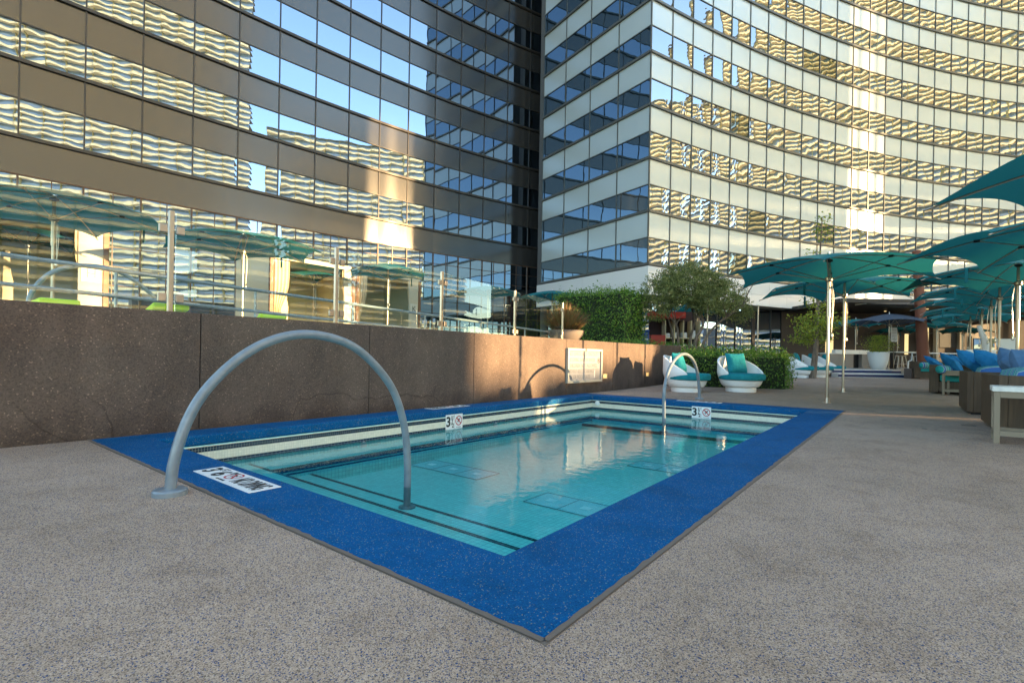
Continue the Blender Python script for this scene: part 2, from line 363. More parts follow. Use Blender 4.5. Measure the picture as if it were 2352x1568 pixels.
# ------------------------------------------------------------------ pool
pool = thing('swimming_pool', 'rectangular pool with blue rubber coping and aqua mosaic tiles', 'pool', (0, 0, 0))
def ring(b, ox0, ox1, oy0, oy1, ix0, ix1, iy0, iy1, z0, z1):
    o = [(ox0, oy0), (ox1, oy0), (ox1, oy1), (ox0, oy1)]; i = [(ix0, iy0), (ix1, iy0), (ix1, iy1), (ix0, iy1)]
    vs = [(*p, z) for z in (z0, z1) for q in (o, i) for p in q]; fs = []
    for k in range(4):
        n = (k+1) % 4
        fs += [(8+k, 8+n, 12+n, 12+k), (k, 4+k, 4+n, n), (k, n, 8+n, 8+k), (4+k, 12+k, 12+n, 4+n)]
    b.add(vs, fs)
b = MB(); ring(b, X0, X1, Y0, Y1, IX0-.02, IX1+.02, IY0-.02, IY1+.02, -.115, .004); b.build('coping', m_blue, pool, bevel=.022, seg=3, smooth='auto')
b = MB(); ring(b, X0-.001, X1+e+.002, Y0-e-.002, Y1+e+.002, X0+.001, X1+.001, Y0-.001, Y1+.001, -.06, .002); b.build('edging_strip', m_edge, pool)
b = MB(); rg = random.Random(3)                 # ragged trowelled lip of the edging over the coping
def lip(p, q, n):
    p, q, n = V(p), V(q), V(n); k = int((q-p).length/.05); w0 = [.004+.012*rg.random()**2 for _ in range(k+1)]
    b.add([p.lerp(q, i/k)-n*.017 for i in range(k+1)]+[p.lerp(q, i/k)+n*w0[i] for i in range(k+1)], [(i, i+1, k+2+i, k+1+i) for i in range(k)])
z_ = .0062
lip((X0, Y0, z_), (X1, Y0, z_), (0, 1, 0)); lip((X1, Y0, z_), (X1, Y1, z_), (-1, 0, 0)); lip((X1, Y1, z_), (X0, Y1, z_), (0, -1, 0)); b.build('edging_lip', m_edge, pool)
b = MB()
for (xa, xb, ya, yb) in ((IX0-.05, IX0, IY0, IY1), (IX1, IX1+.05, IY0, IY1), (IX0, IX1, IY0-.05, IY0), (IX0, IX1, IY1, IY1+.05)):
    b.box(xa, xb, ya, yb, -1.5, -.116)
b.build('pool_wall', m_tile, pool)
def band(name, z0, z1, t, m):
    b = MB(); ring(b, IX0-.001, IX1+.001, IY0-.001, IY1+.001, IX0+t, IX1-t, IY0+t, IY1-t, z0, z1); b.build(name, m, pool)
band('tile_band', -.128, -.118, .010, m_creamt); band('tile_band', -.182, -.130, .012, m_navyv); band('tile_band', -.282, -.184, .010, m_creamt); band('tile_band', -.325, -.284, .012, m_navy)
b = MB(); b.box(IX0, IX1, IY0, IY1, -.70, -.64); b.build('pool_floor', m_tile, pool)
# bench along the wall side, steps at both short ends, each nosing edged in navy
def step(x0, x1, y0, y1, z, edge):
    b = MB(); b.box(x0, x1, y0, y1, -.66, z); o = b.build('pool_step', m_tile, pool)
    n = MB(); w_ = .04
    if 'Y' in edge: n.box(x0 if 'L' not in edge else x0, x1, y1-w_, y1+.003, z-.05, z+.003)
    if 'y' in edge: n.box(x0, x1, y0-.003, y0+w_, z-.05, z+.003)
    if 'X' in edge: n.box(x1-w_, x1+.003, y0, y1, z-.05, z+.003)
    n.build('nosing', m_navy, o)
BX = -5.55
step(IX0, BX, 2.76, 9.97, -.40, 'X')
b = MB(); b.box(BX, BX+.004, 2.76, 9.97, -.485, -.465); b.build('tile_line', m_navy, pool)
step(IX0, IX1, IY0, 2.76, -.40, 'Y'); step(BX, IX1, 2.76, 3.24, -.52, 'Y')
step(IX0, IX1, 9.97, IY1, -.40, 'y'); step(BX, IX1, 9.55, 9.97, -.52, 'y')
m_grate = mat('teal floor grate', (.20, .46, .48), .4)
m_gf = mat('grate frame', (.05, .22, .25), .4); m_gp = tilemat('grate plate', (.42, .92, .95), (.20, .52, .56), .022, .03); m_gs = mat('grate light square', (.75, 1, 1), .4)
for gx, gy, n in ((-2.80, 4.56, 2), (-4.87, 4.92, 3), (-2.75, 7.0, 2)):
    L_ = .425*n; b = MB(); b.box(gx-L_/2, gx+L_/2, gy-.23, gy+.23, -.639, -.636); g_ = b.build('floor_grate', m_gp, pool); b = MB(); c_ = MB()
    for k in range(n+1): x = gx-L_/2+.425*k; b.box(x-.004, x+.004, gy-.23, gy+.23, -.6355, -.633)
    for yy in (gy-.23, gy+.23): b.box(gx-L_/2, gx+L_/2, yy-.004, yy+.004, -.6345, -.632)
    b.build('grate_frame', m_gf, g_)
    for k in range(n): x = gx-L_/2+.425*(k+.5); c_ = MB(); c_.box(x-.055, x+.055, gy-.05, gy+.05, -.6355, -.633); c_.build('light_square', m_gs, g_)
b = MB()
def wat(u, v): return (IX0+.001+u*(IX1-IX0-.002), IY0+.001+v*(IY1-IY0-.002), -.325)
b.grid(wat, 1, 1); b.build('water', m_water, kind='structure')
for q, (py_, pz_) in enumerate(((4.3, -.37), (7.2, -.37))):
    b = MB(); b.lathe([(.0, 0), (.05, 0), (.05, .02), (.03, .025), (.0, .02)], 16, cap=False); o = b.build('water_inlet', m_signwhite, pool, smooth='auto'); o.location = (IX0, py_, pz_); o.rotation_euler = (0, pi/2, 0)
b = MB(); b.lathe([(.0, 0), (.055, 0), (.055, .03), (.03, .04), (.0, .035)], 18, cap=False); o = b.build('water_inlet', m_signwhite, pool, smooth='auto'); o.location = (IX0+.16, IY1-.012, -.18); o.rotation_euler = (pi/2, 0, 0)

# ------------------------------------------------------------------ lettering
def text_mesh(txt, size, mw=1, mh=1, ext=.0008, align='CENTER', bold=0):
    c = bpy.data.curves.new('t', 'FONT'); c.body = txt; c.size = size; c.align_x = align; c.align_y = 'CENTER'; c.extrude = ext; c.offset = bold
    o = bpy.data.objects.new('t', c); COL.objects.link(o); dg = bpy.context.evaluated_depsgraph_get()
    me = bpy.data.meshes.new_from_object(o.evaluated_get(dg)); bpy.data.objects.remove(o)
    for v_ in me.vertices: v_.co.x *= mw; v_.co.y *= mh
    return me
def lettering(txt, size, parent, x, y, z, m, mw=1, mh=1, align='CENTER', name='lettering', bold=0):
    me = text_mesh(txt, size, mw, mh, align=align, bold=bold); me.name = name; me.materials.clear(); me.materials.append(m)
    o = bpy.data.objects.new(name, me); COL.objects.link(o); o.parent = parent; o.location = (x, y, z); return o
def prohibit(parent, x, y, z, r, sy=1):
    b = MB(); N = 40
    for rr in ((r*.80, r),):
        vs = [(x+q*cos(2*pi*k/N), y+sy*q*sin(2*pi*k/N), z) for q in rr for k in range(N)]
        b.add(vs, [(k, (k+1) % N, N+(k+1) % N, N+k) for k in range(N)])
    d = .70*r; t = .085*r
    b.add([(x-d-t, y+sy*(d-t), z), (x-d+t, y+sy*(d+t), z), (x+d+t, y+sy*(-d+t), z), (x+d-t, y+sy*(-d-t), z)], [(0, 1, 2, 3)])
    b.build('prohibition_ring', m_red, parent)
    f = MB(); zz = z-.0004
    def ln(p, q, w_):
        dx, dy = q[0]-p[0], q[1]-p[1]; l = math.hypot(dx, dy); nx, ny = -dy/l*w_/2, dx/l*w_/2
        f.add([(x+r*(p[0]+nx), y+sy*r*(p[1]+ny), zz), (x+r*(q[0]+nx), y+sy*r*(q[1]+ny), zz), (x+r*(q[0]-nx), y+sy*r*(q[1]-ny), zz), (x+r*(p[0]-nx), y+sy*r*(p[1]-ny), zz)], [(0, 1, 2, 3)])
    ln((.42, .52), (-.05, .05), .17); ln((-.05, .05), (-.28, -.5), .13); ln((-.05, .05), (-.55, -.2), .12); ln((.1, .2), (-.2, .42), .1)
    f.add([(x+r*(.28+.1*cos(a*pi/5)), y+sy*r*(.12+.1*sin(a*pi/5)), zz) for a in range(10)], [tuple(range(10))])
    f.build('diver_figure', m_black, parent)
def plate(name, label, w_, h_, th=.004):
    t = thing(name, label, 'sign'); b = MB(); b.box(-w_/2, w_/2, -h_/2, h_/2, 0, th); b.build('plate', m_signwhite, t); return t
def deck_plate(label, full=True):
    t = plate('no_diving_plate', label, .92, .215)
    z = .0052
    lettering('3', .20, t, -.385, -.005, z, m_black, .95, .95, bold=.006); lettering('FT', .085, t, -.30, .055, z, m_black, .8)
    lettering('6', .20, t, -.215, -.012, z, m_black, .95, .95, bold=.006); lettering('IN', .085, t, -.13, .055, z, m_black, .8)
    prohibit(t, -.052, .018, z, .072, .95); lettering('NO DIVING', .025, t, -.045, -.082, z, m_black)
    lettering('NO DIVING', .215, t, .242, -.004, z, m_black, .325, .93, bold=.004)
    return t
t = deck_plate('white depth plate reading 3 FT 6 IN and NO DIVING, beside the near handrail'); t.location = (-3.80, 1.615, .0045)
t = deck_plate('white depth plate set in the blue coping at the foot of the concrete wall'); t.location = (-6.36, 6.27, .0045); t.rotation_euler = (0, 0, -pi/2)
t = deck_plate('white depth plate set in the far blue coping by the lounge chairs'); t.location = (-3.55, 11.10, .0045); t.rotation_euler = (0, 0, pi)
def tile_sign(label):
    t = plate('depth_tile', label, .40, .25, .006); z = .0072
    lettering('3', .27, t, -.14, 0, z, m_black, .85, .85, bold=.008); lettering('1', .10, t, -.062, .062, z, m_black, .9, bold=.003); lettering('/', .16, t, -.05, .0, z, m_black, 1.2)
    lettering('2', .10, t, -.035, -.062, z, m_black, .9, bold=.003); lettering('FT', .055, t, -.022, .078, z, m_black, .8)
    prohibit(t, .105, .012, z, .082); lettering('NO DIVING', .022, t, .105, -.098, z, m_black)
    b = MB(); b.box(-.0015, .0015, -.125, .125, .006, .0066); b.build('joint', m_tan, t); return t
t = tile_sign('white 3 1/2 FT depth tile on the pool wall under the concrete wall'); t.location = (IX0+.0125, 6.1, -.205); t.rotation_euler = (pi/2, 0, pi/2)
t = tile_sign('white 3 1/2 FT depth tile on the pool wall below the far handrail'); t.location = (-3.42, IY1-.0125, -.205); t.rotation_euler = (pi/2, 0, 0)

for (xa, ya), (xb, yb), lab in (((2208, 975), (2243, 978), 'dark slot drain in the deck in front of the nearest daybed'), ((2118, 983), (2130, 984), 'tiny dark drain slot in the middle of the deck')):
    def gz(x, y):
        d = at(x, y, 1)-V((0, 0, CH)); return V((0, 0, CH))-d*(CH/d.z)
    p, q = gz(xa, ya), gz(xb, yb); b = MB(); b.obox((p+q)/2+V((0, 0, .001)), (q-p)/2, (q-p).normalized().cross(V((0, 0, 1)))*.05, V((0, 0, .0025))); b.build('deck_drain', m_dark, label=lab, cat='drain')

# ------------------------------------------------------------------ handrails
def smooth_path(pts, n=8):
    P = [V(p) for p in pts]; P = [P[0]*2-P[1]]+P+[P[-1]*2-P[-2]]; out = []
    for i in range(1, len(P)-2):
        for k in range(n):
            t = k/n; a, b_, c, d = P[i-1:i+3]
            out.append(.5*((2*b_)+(c-a)*t+(2*a-5*b_+4*c-d)*t*t+(3*b_-a-3*c+d)*t**3))
    return out+[P[-2]]
def handrail(label, X, pts, base, group, z0=0):
    t = thing('handrail', label, 'handrail', (X, base, z0), group=group)
    b = MB(); b.tube(smooth_path([(0, y-base, z) for y, z in pts]), .034, 16); b.build('arch_tube', m_rail, t, smooth='auto')
    b = MB(); b.lathe([(.098, 0), (.098, .03), (.09, .038), (.04, .042)], 28); b.build('base_flange', m_rail, t, smooth='auto')
    b = MB(); b.lathe([(.08, 0), (.08, .012), (.04, .02)], 24, c=(0, pts[-1][0]-base, pts[-1][1])); b.build('base_flange', m_rail, t, smooth='auto')
    return t
near = [(1.175, 0), (1.195, .21), (1.265, .46), (1.39, .68), (1.61, .895), (1.86, 1.025), (2.14, 1.065), (2.46, 1.0), (2.72, .83), (2.94, .58), (3.07, .25), (3.115, -.09), (3.12, -.52)]
handrail('large grey steel arched handrail in front at the near pool end', -3.69, near, 1.175, 'arched pool handrails')
far = [(11.80, 0), (11.79, .22), (11.70, .5), (11.52, .76), (11.25, .94), (10.85, 1.03), (10.45, .99), (10.1, .85), (9.83, .63), (9.67, .32), (9.66, 0), (9.68, -.52)]
handrail('arched handrail with sunlit top at the far pool end by the lounge chairs', -3.77, far, 11.80, 'arched pool handrails', deckz(11.8))

# ------------------------------------------------------------------ concrete wall, sign, step lights
WT = 1.362
wall = thing('concrete_wall', 'long dark brown concrete wall running beside the pool', 'wall', (X0, 0, 0))
jo = [-4.7, -2.35, 0, 2.36, 4.715, 7.09, 9.45, 11.7, 12.87, 15.02, 16.9, 18.87, 20.8, 22.9]
jo = [-4.7, -2.35, 0, 2.36, 4.715, 7.09, 10.41, 12.87, 15.02, 17.0, 18.87, 20.9, 22.9]
def wt(y): return WT+.08*max(0, min(1, (y-14)/8))
for a, c in zip(jo[:-1], jo[1:]):
    b = MB(); b.add([(-.28, a+.005, -.3), (0, a+.005, -.3), (0, c-.005, -.3), (-.28, c-.005, -.3), (-.28, a+.005, wt(a)), (0, a+.005, wt(a)), (0, c-.005, wt(c)), (-.28, c-.005, wt(c))],
                    [(0, 3, 2, 1), (4, 5, 6, 7), (0, 1, 5, 4), (1, 2, 6, 5), (2, 3, 7, 6), (3, 0, 4, 7)])
    b.build('wall_panel', m_conc, wall, bevel=.006)
sg = thing('rules_board', 'framed pale pool rules board hung on the concrete wall', 'sign', (X0+.002, 11.24, .715))
sg.rotation_euler = (pi/2, 0, pi/2)
W_, H_ = 1.74, .86
b = MB(); D_ = .075
b.box(-W_/2, W_/2, H_/2-.06, H_/2, 0, D_); b.box(-W_/2, W_/2, -H_/2, -H_/2+.06, 0, D_); b.box(-W_/2, -W_/2+.06, -H_/2+.06, H_/2-.06, 0, D_); b.box(W_/2-.06, W_/2, -H_/2+.06, H_/2-.06, 0, D_)
b.build('frame', mat('pale frame', (.34, .33, .29), .45, metal=.2), sg, bevel=.004)
b = MB(); b.box(-W_/2+.06, W_/2-.06, -H_/2+.06, H_/2-.06, .01, .03); b.build('panel', mat('pale acrylic', (.24, .24, .25), .3), sg)
m_let = mat('raised letters', (.13, .13, .14), .4)
for k, tx in enumerate(('NO LIFEGUARD ON DUTY', 'NO DIVING SHALLOW WATER', 'CHILDREN NOT ALLOWED', 'WITHOUT ADULT ATTENDANCE', 'USE OF POOL RULES')):
    me = text_mesh(tx, .165, 1, .82); wd = max(v_.co.x for v_ in me.vertices)-min(v_.co.x for v_ in me.vertices)
    tw = (1.50, 1.30, 1.42, 1.26, 1.05)[k]
    for v_ in me.vertices: v_.co.x = v_.co.x*tw/wd
    me.materials.clear(); me.materials.append(m_let); o = bpy.data.objects.new('lettering', me); COL.objects.link(o); o.parent = sg
    o.location = (-.78+tw/2, .285-.143*k, .0312)
prohibit(sg, .72, .13, .0318, .07)
b = MB()
for k in range(9): b.box(.55, .74, -.10-.03*k, -.088-.03*k, .03, .0312)
b.build('small_print', m_let, sg)
b = MB()
for k in range(4): b.box(.50, .53, -.17-.045*k, -.142-.045*k, .03, .032)
b.build('depth_scale', m_signwhite, sg)
m_lamp = mat('lamp glow', (.8, .6, .3), .4); bs(m_lamp).inputs['Emission Color'].default_value = (1, .62, .22, 1); bs(m_lamp).inputs['Emission Strength'].default_value = .10
def steplight(y, lab):
    t = thing('step_light', lab, 'wall light', (X0+.001, y, .42), group='step lights on the concrete wall'); t.rotation_euler = (pi/2, 0, pi/2)
    b = MB(); w2, h2 = .145, .075
    b.box(-w2, w2, h2-.022, h2, 0, .02); b.box(-w2, w2, -h2, -h2+.022, 0, .02); b.box(-w2, -w2+.03, -h2+.022, h2-.022, 0, .02); b.box(w2-.03, w2, -h2+.022, h2-.022, 0, .02)
    for k in range(3): b.box(-w2+.03, w2-.03, -.035+.03*k, -.028+.03*k, .006, .016)
    b.build('louvred_cover', m_steel, t); b = MB(); b.box(-w2+.03, w2-.03, -h2+.022, h2-.022, 0, .004); b.build('lens', m_lamp, t)
steplight(12.38, 'small louvred wall light just right of the rules board'); steplight(15.22, 'small louvred wall light beside the first lounge chair')

# ------------------------------------------------------------------ terrace behind the wall
TZ = 1.25
b = MB(); b.box(-34, X0-.281, -14, 40, -.3, TZ); b.build('terrace', m_terr, kind='structure')
fence = thing('glass_fence', 'frameless glass pool fence with steel posts on the concrete wall', 'fence')
posts = [(-6.62, -2.1), (-6.62, 0.0), (-6.64, 2.08), (-6.80, 4.3), (-7.02, 6.7), (-7.5, 9.6), (-7.98, 12.5)]
m_clamp = mat('clamp steel', (.30, .25, .21), .38, metal=.9); m_fpost = mat('fence post steel', (.27, .235, .20), .3, metal=1)
for i, (x, y) in enumerate(posts):
    b = MB(); b.box(x-.026, x+.026, y-.026, y+.026, TZ-.02, 2.52); p_ = b.build('post', m_fpost, fence, bevel=.006)
    d = (V((*posts[min(i+1, 6)], 0))-V((*posts[max(i-1, 0)], 0))).normalized()
    for zz in (1.52, 2.3):
        for sgn in (-1, 1):
            if i == 6 and sgn == 1: continue
            b = MB(); c = V((x+.02, y, zz))+d*sgn*.088
            b.obox(c, d*.042, V((.022, 0, 0)), V((0, 0, .048))); k = b.build('clamp', m_clamp, p_, bevel=.008)
for a, c in zip(posts[:-1], posts[1:]):
    a, c = V((*a, 0)), V((*c, 0)); d = (c-a).normalized(); n = V((-d.y, d.x, 0))
    b = MB(); L_ = (c-a).length-.1
    b.obox((a+c)/2+V((0, 0, 1.925)), d*L_/2, n*.006, V((0, 0, .575))); b.build('glass_panel', m_glass, fence)
rl = thing('ramp_railing', 'dark grey ramp railing sloping down behind the glass fence', 'railing')
def onX(x, y, X):
    d = at(x, y, 1)-V((0, 0, CH)); return V((0, 0, CH))+d*(X/d.x)
pa, pb = onX(0, 583, -9.2), onX(1330, 772, -9.2)
for dz_ in (0, -.38):
    b = MB(); b.tube([pa+V((0, 0, dz_)), pb+V((0, 0, dz_))], .03, 10); b.build('rail', m_rail, rl, smooth='auto')
for k in range(7):
    q = pa.lerp(pb, (k+.6)/7.2); b = MB(); b.tube([(q.x, q.y, TZ), q], .022, 8); b.build('baluster', m_rail, rl, smooth='auto')
handrail('small arched rail on the terrace behind the first glass panel', -10.6, [(0, 0), (.02, .5), (.3, .9), (.8, 1.05), (1.3, .9), (1.75, .45), (1.85, 0)], 0, 'arched rails on the terrace', TZ).location = (-10.6, 1.45, TZ)

# cabanas with letters, along the foot of the dark tower
m_cab = mat('cabana canvas', (.50, .42, .30), .85); m_curt = mat('cabana curtain', (.55, .42, .27), .9); m_post = mat('brown cabana post', (.16, .065, .03), .6)
def cabana(y, letter, lab):
    t = thing('cabana', lab, 'cabana', (-17.6, y, TZ), group='lettered cabanas on the terrace')
    b = MB(); b.box(-2.6, 0, -1.8, 1.8, 3.0, 3.16); b.build('roof', m_cab, t)
    b = MB(); b.box(-2.6, -2.5, -1.8, 1.8, 0, 3.0); b.build('back_wall', m_cab, t)
    for s_ in (-1, 1):
        b = MB(); b.box(-2.5, -.02, s_*1.76-.04, s_*1.76+.04, 0, 3.0); b.build('side_wall', m_cab, t)
        b = MB(); b.box(0, .1, s_*1.74-.06, s_*1.74+.06, 0, 3.0); b.build('post', m_post, t)
        def cur(u, v, s_=s_):
            pinch = 1-.6*math.exp(-((v-.35)/.22)**2); yy = s_*(1.62-.55*u*pinch)
            return (.02+.035*sin(u*26), yy, .05+2.9*v)
        b = MB(); b.grid(cur, 40, 10); b.build('curtain', m_curt, t, smooth=True)
    b = MB(); b.box(0, .06, 1.15, 1.68, 0, 3.0); b.build('front_panel', mat('cabana panel', (.40, .35, .27), .7), t)
    s2 = MB(); s2.box(.061, .08, 1.2, 1.6, 1.5, 1.95); sp_ = s2.build('sign_plate', mat('letter plate', (.45, .42, .36), .5), t)
    o = lettering(letter, .34, t, .082, 1.42, 1.72, m_dark, name='letter'); o.rotation_euler = (pi/2, 0, pi/2)
    b = MB(); b.box(-2.2, -.5, -1.2, 1.0, .05, .35); b.build('daybed', m_white, t, bevel=.04); b = MB(); b.box(-2.2, -.5, -1.2, 1.0, .35, .5); b.build('daybed_cushion', m_lime, t, bevel=.05)
for y, l in ((2.2, 'H'), (10.3, 'J'), (13.6, 'K')):
    cabana(y, l, 'beige curtained cabana marked with the letter %s' % l)
def lime(x, y, rz, lab):
    t = thing('sun_lounger', lab, 'lounger', (x, y, TZ), rz, 'lime loungers on the terrace')
    b = MB(); b.box(-.26, .26, -.95, .95, .18, .25)
    for i in (-.21, .21):
        for j in (-.85, .85): b.box(i-.03, i+.03, j-.03, j+.03, 0, .22)
    b.build('frame', m_white, t); b = MB(); b.box(-.25, .25, -.95, .35, .24, .335); b.build('seat_cushion', m_lime, t, bevel=.03)
    b = MB(); b.obox((0, .64, .34), (.25, 0, 0), (0, .29, .04), (0, -.01, .05)); b.build('back_cushion', m_lime, t, bevel=.03)
for px, X, r, l in ((82, -10.2, .3, 'bright lime lounger behind the first glass panel'), (362, -9.4, .2, 'lime lounger just left of the tall steel fence post'), 
                   (615, -9.8, .1, 'lime lounger behind the second glass panel'), ):
    P = onX(px, 720, X-.8); lime(P.x, P.y, math.atan2(-P.y, -P.x)-pi/2+r, l)

# ------------------------------------------------------------------ towers
HF = 3.3; ZL = CH+1.785*HF
def lev(k): return ZL+k*HF
def arc(p, ang, step_, n, a0=0):
    out = [V((*p, 0))]
    for i in range(n):
        a = RD(ang(i+a0)); out.append(out[-1]+V((cos(a), sin(a), 0))*step_)
    return out
def lev_pts(): pass
A_pts = arc((-30.46, 3.73), lambda i: 85.0-.083*i*i, 2.19, 17)
A_pre = [A_pts[0]-V((cos(RD(86)), sin(RD(86)), 0))*2.19*k for k in range(6, 0, -1)]
A_all = A_pre+A_pts
C_pts = arc((-12.76, 29.65), lambda i: 70.3-1.05*i, 1.94, 30)
B_pts = [V((-12.76, 29.65, 0)).lerp(V((-23.15, 32.95, 0)), k/4*1.0) for k in range(5)]
B_pts = B_pts[::-1]                     # walk left to right, outside on the right hand
def facade(parent, pts, k0, k1, mwin, mspan, mfr, wob, cap=100, winname='window', fr_w=.06, tw=0):
    """storeys of reflective panes over opaque panels; each pane carries its own slight bow and tilt"""
    panes = []
    for i in range(len(pts)-1):
        p, q = pts[i], pts[i+1]; d = (q-p).normalized(); n = V((d.y, -d.x, 0))
        for k in range(k0, k1):
            c = (p+q)/2+V((0, 0, lev(k)+.25*HF)); x, y, z = proj(c) if (c-V((0, 0, CH))).dot(Fv) > 1 else (-9e3, 0, 1)
            inside = -60 < x < 2412 and -60 < y < 1600
            panes.append(((q-p).length*HF/(z*z) if inside else -1, p, q, n, k))
    panes.sort(key=lambda t: -t[0]); rest = MB()
    for idx, (ar, p, q, n, k) in enumerate(panes):
        b1, b2 = random.uniform(-1, 1)*wob, random.uniform(-1, 1)*wob; t1, t2 = random.uniform(-1, 1)*wob*.8, random.uniform(-1, 1)*wob*.8; b3 = random.uniform(.3, 1)*wob*1.3
        z0, z1 = lev(k)+.06, lev(k)+HF*.5; tw2 = tw*random.uniform(.25, 1.4)
        def fn(u, v):
            return p.lerp(q, u)+V((0, 0, z0+(z1-z0)*v))+n*(t1*(u-.5)+t2*(v-.5)+b1*sin(pi*u)*.6+b3*sin(pi*u)*sin(pi*v)+b2*sin(pi*v)*.6+tw2*(u-.5+.16*sin(2*pi*u))*(v-.5))
        b = MB() if (idx < cap and ar > 0) else rest
        b.grid(fn, 5, 5)
        if b is not rest: b.build(winname, m_winD if (mwin is m_winC and random.random() < .07) else mwin, parent, smooth=True)
    if rest.f: rest.build(winname, mwin, parent, smooth=True, kind='stuff')
    for k in range(k0, k1):
        b = MB()
        for i in range(len(pts)-1):
            p, q = pts[i], pts[i+1]
            b.quad(p+V((0, 0, lev(k)+.5*HF)), q+V((0, 0, lev(k)+.5*HF)), q+V((0, 0, lev(k+1))), p+V((0, 0, lev(k+1))))
        b.build('spandrel_band', mspan, parent)
    b = MB()
    for i, p in enumerate(pts):
        d = (pts[min(i+1, len(pts)-1)]-pts[max(i-1, 0)]).normalized(); n = V((d.y, -d.x, 0))
        b.obox(p+V((0, 0, (lev(k0)+lev(k1))/2))+n*.015, d*fr_w/2, n*.035, V((0, 0, (lev(k1)-lev(k0))/2)))
    b.build('mullion', mfr, parent)
    for k in range(k0, k1+1):
        b = MB(); b2 = MB()
        for i in range(len(pts)-1):
            p, q = pts[i], pts[i+1]; d = (q-p).normalized(); n = V((d.y, -d.x, 0)); e2 = d*.03
            b.obox((p+q)/2+V((0, 0, lev(k)))+n*.05, (q-p)/2+e2, n*.07, V((0, 0, .075)))
            if k < k1: b2.obox((p+q)/2+V((0, 0, lev(k)+.5*HF))+n*.012, (q-p)/2+e2, n*.03, V((0, 0, .03)))
        b.build('transom', mfr, parent)
        if b2.f: b2.build('glazing_bar', mfr, parent)
def core(parent, pts, depth, z0, z1, off=.25):
    b = MB(); f = []; bk = []
    for i, p in enumerate(pts):
        d = (pts[min(i+1, len(pts)-1)]-pts[max(i-1, 0)]).normalized(); n = V((d.y, -d.x, 0)); f.append(p-n*off); bk.append(p-n*depth)
    N = len(pts)
    vs = [p+V((0, 0, z)) for z in (z0, z1) for p in f+bk]; fs = []
    for i in range(N-1):
        fs += [(i, i+1, 2*N+i+1, 2*N+i), (N+i+1, N+i, 3*N+i, 3*N+i+1), (2*N+i, 2*N+i+1, 3*N+i+1, 3*N+i)]
    fs += [(0, 2*N, 3*N, N), (N-1, 2*N-1, 4*N-1, 3*N-1)]
    b.add(vs, fs); b.build('core', m_core, parent)
ta = thing('dark_glass_tower', 'curved dark tower with grey panels and mirror windows behind the glass fence', 'building')
facade(ta, A_all, 1, 10, m_winA, m_spanA, m_frameA, .0022, cap=99)
b = MB()
for i in range(len(A_all)-1):           # lowest band of panels, then tall lobby panes
    p, q = A_all[i], A_all[i+1]; b.quad(p+V((0, 0, lev(.5))), q+V((0, 0, lev(.5))), q+V((0, 0, lev(1))), p+V((0, 0, lev(1))))
b.build('spandrel_band', m_spanA, ta)
fb = MB()
for i in range(len(A_all)-1):
    p, q = A_all[i], A_all[i+1]; d = (q-p).normalized(); n = V((d.y, -d.x, 0)); t1, t2, b1 = [random.uniform(-1, 1)*.005 for _ in range(3)]
    b = MB()
    def fn(u, v): return p.lerp(q, u)+V((0, 0, TZ+.02+(lev(.5)-TZ-.04)*v))+n*(t1*(u-.5)+t2*(v-.5)+b1*sin(pi*u)+.006*sin(pi*v)*sin(3*v+i))
    b.grid(fn, 5, 10); b.build('lobby_pane', m_winA, ta, smooth=True)
    fb.obox(p+V((0, 0, (TZ+lev(.5))/2))+n*.02, d*.035, n*.05, V((0, 0, (lev(.5)-TZ)/2)))
    fb.obox((p+q)/2+V((0, 0, lev(.5)))+n*.012, (q-p)/2+d*.03, n*.04, V((0, 0, .035)))
    for kk in range(1, 8): fb.obox((p+q)/2+V((0, 0, TZ+.92*kk))+n*.012, (q-p)/2+d*.03, n*.02, V((0, 0, .018)))
    fb.obox((p+q)/2+V((0, 0, (TZ+lev(.5))/2))+n*.014, d*.018, n*.02, V((0, 0, (lev(.5)-TZ)/2)))
fb.build('lobby_frame', mat('bronze lobby frame', (.09, .05, .03), .4, metal=.4), ta)
core(ta, A_all, 14, TZ, lev(10))
tb = thing('pale_glass_tower', 'pale tower with a sharp corner and a concave sweep of white panels', 'building')
facade(tb, C_pts, 0, 10, m_winC, m_spanC, m_frameC, .0048, cap=76, tw=.019)
facade(tb, B_pts, 0, 10, m_winB, m_spanC, m_frameC, .003, cap=24)
core(tb, C_pts, 12, ZL-.1, lev(10)); core(tb, B_pts, 6, ZL-.1, lev(10))
b = MB()                                # dark return between the towers
p, q = B_pts[0], V((-25.2, 37.5, 0)); b.quad(p+V((0, 0, TZ)), q+V((0, 0, TZ)), q+V((0, 0, lev(10))), p+V((0, 0, lev(10)))); b.build('return_wall', m_dark, tb)
# white fascia under the pale tower, soffit, recessed shop front
def off(pts, o):
    r = []
    for i, p in enumerate(pts):
        d = (pts[min(i+1, len(pts)-1)]-pts[max(i-1, 0)]).normalized(); r.append(p+V((d.y, -d.x, 0))*o)
    return r
FC = off(C_pts, .42); FB = off(B_pts, .42)
d1 = (B_pts[-1]-B_pts[0]).normalized(); d2 = (C_pts[1]-C_pts[0]).normalized()
n1, n2 = V((d1.y, -d1.x, 0)), V((d2.y, -d2.x, 0)); cs = n1.dot(n2); cor = C_pts[0]+(n1+n2)*(.42/(1+cs)); FC[0] = cor; FB[-1] = cor
b = MB(); j = MB()
zf0, zf1 = 4.85, ZL-.22
for P_ in (FB, FC):
    for i in range(len(P_)-1):
        p, q = P_[i], P_[i+1]; d = (q-p).normalized(); n = V((d.y, -d.x, 0))
        g_ = d*.008
        for za, zb in ((zf0, zf0+.78), (zf0+.792, zf1)):
            s0 = (q-p)*(.33 if za == zf0 else 0)
            b.obox((p+q)/2+V((0, 0, (za+zb)/2))-n*.03, (q-p)/2-g_, n*.03, V((0, 0, (zb-za)/2)))
b.build('fascia', m_fascia, tb)
b = MB()
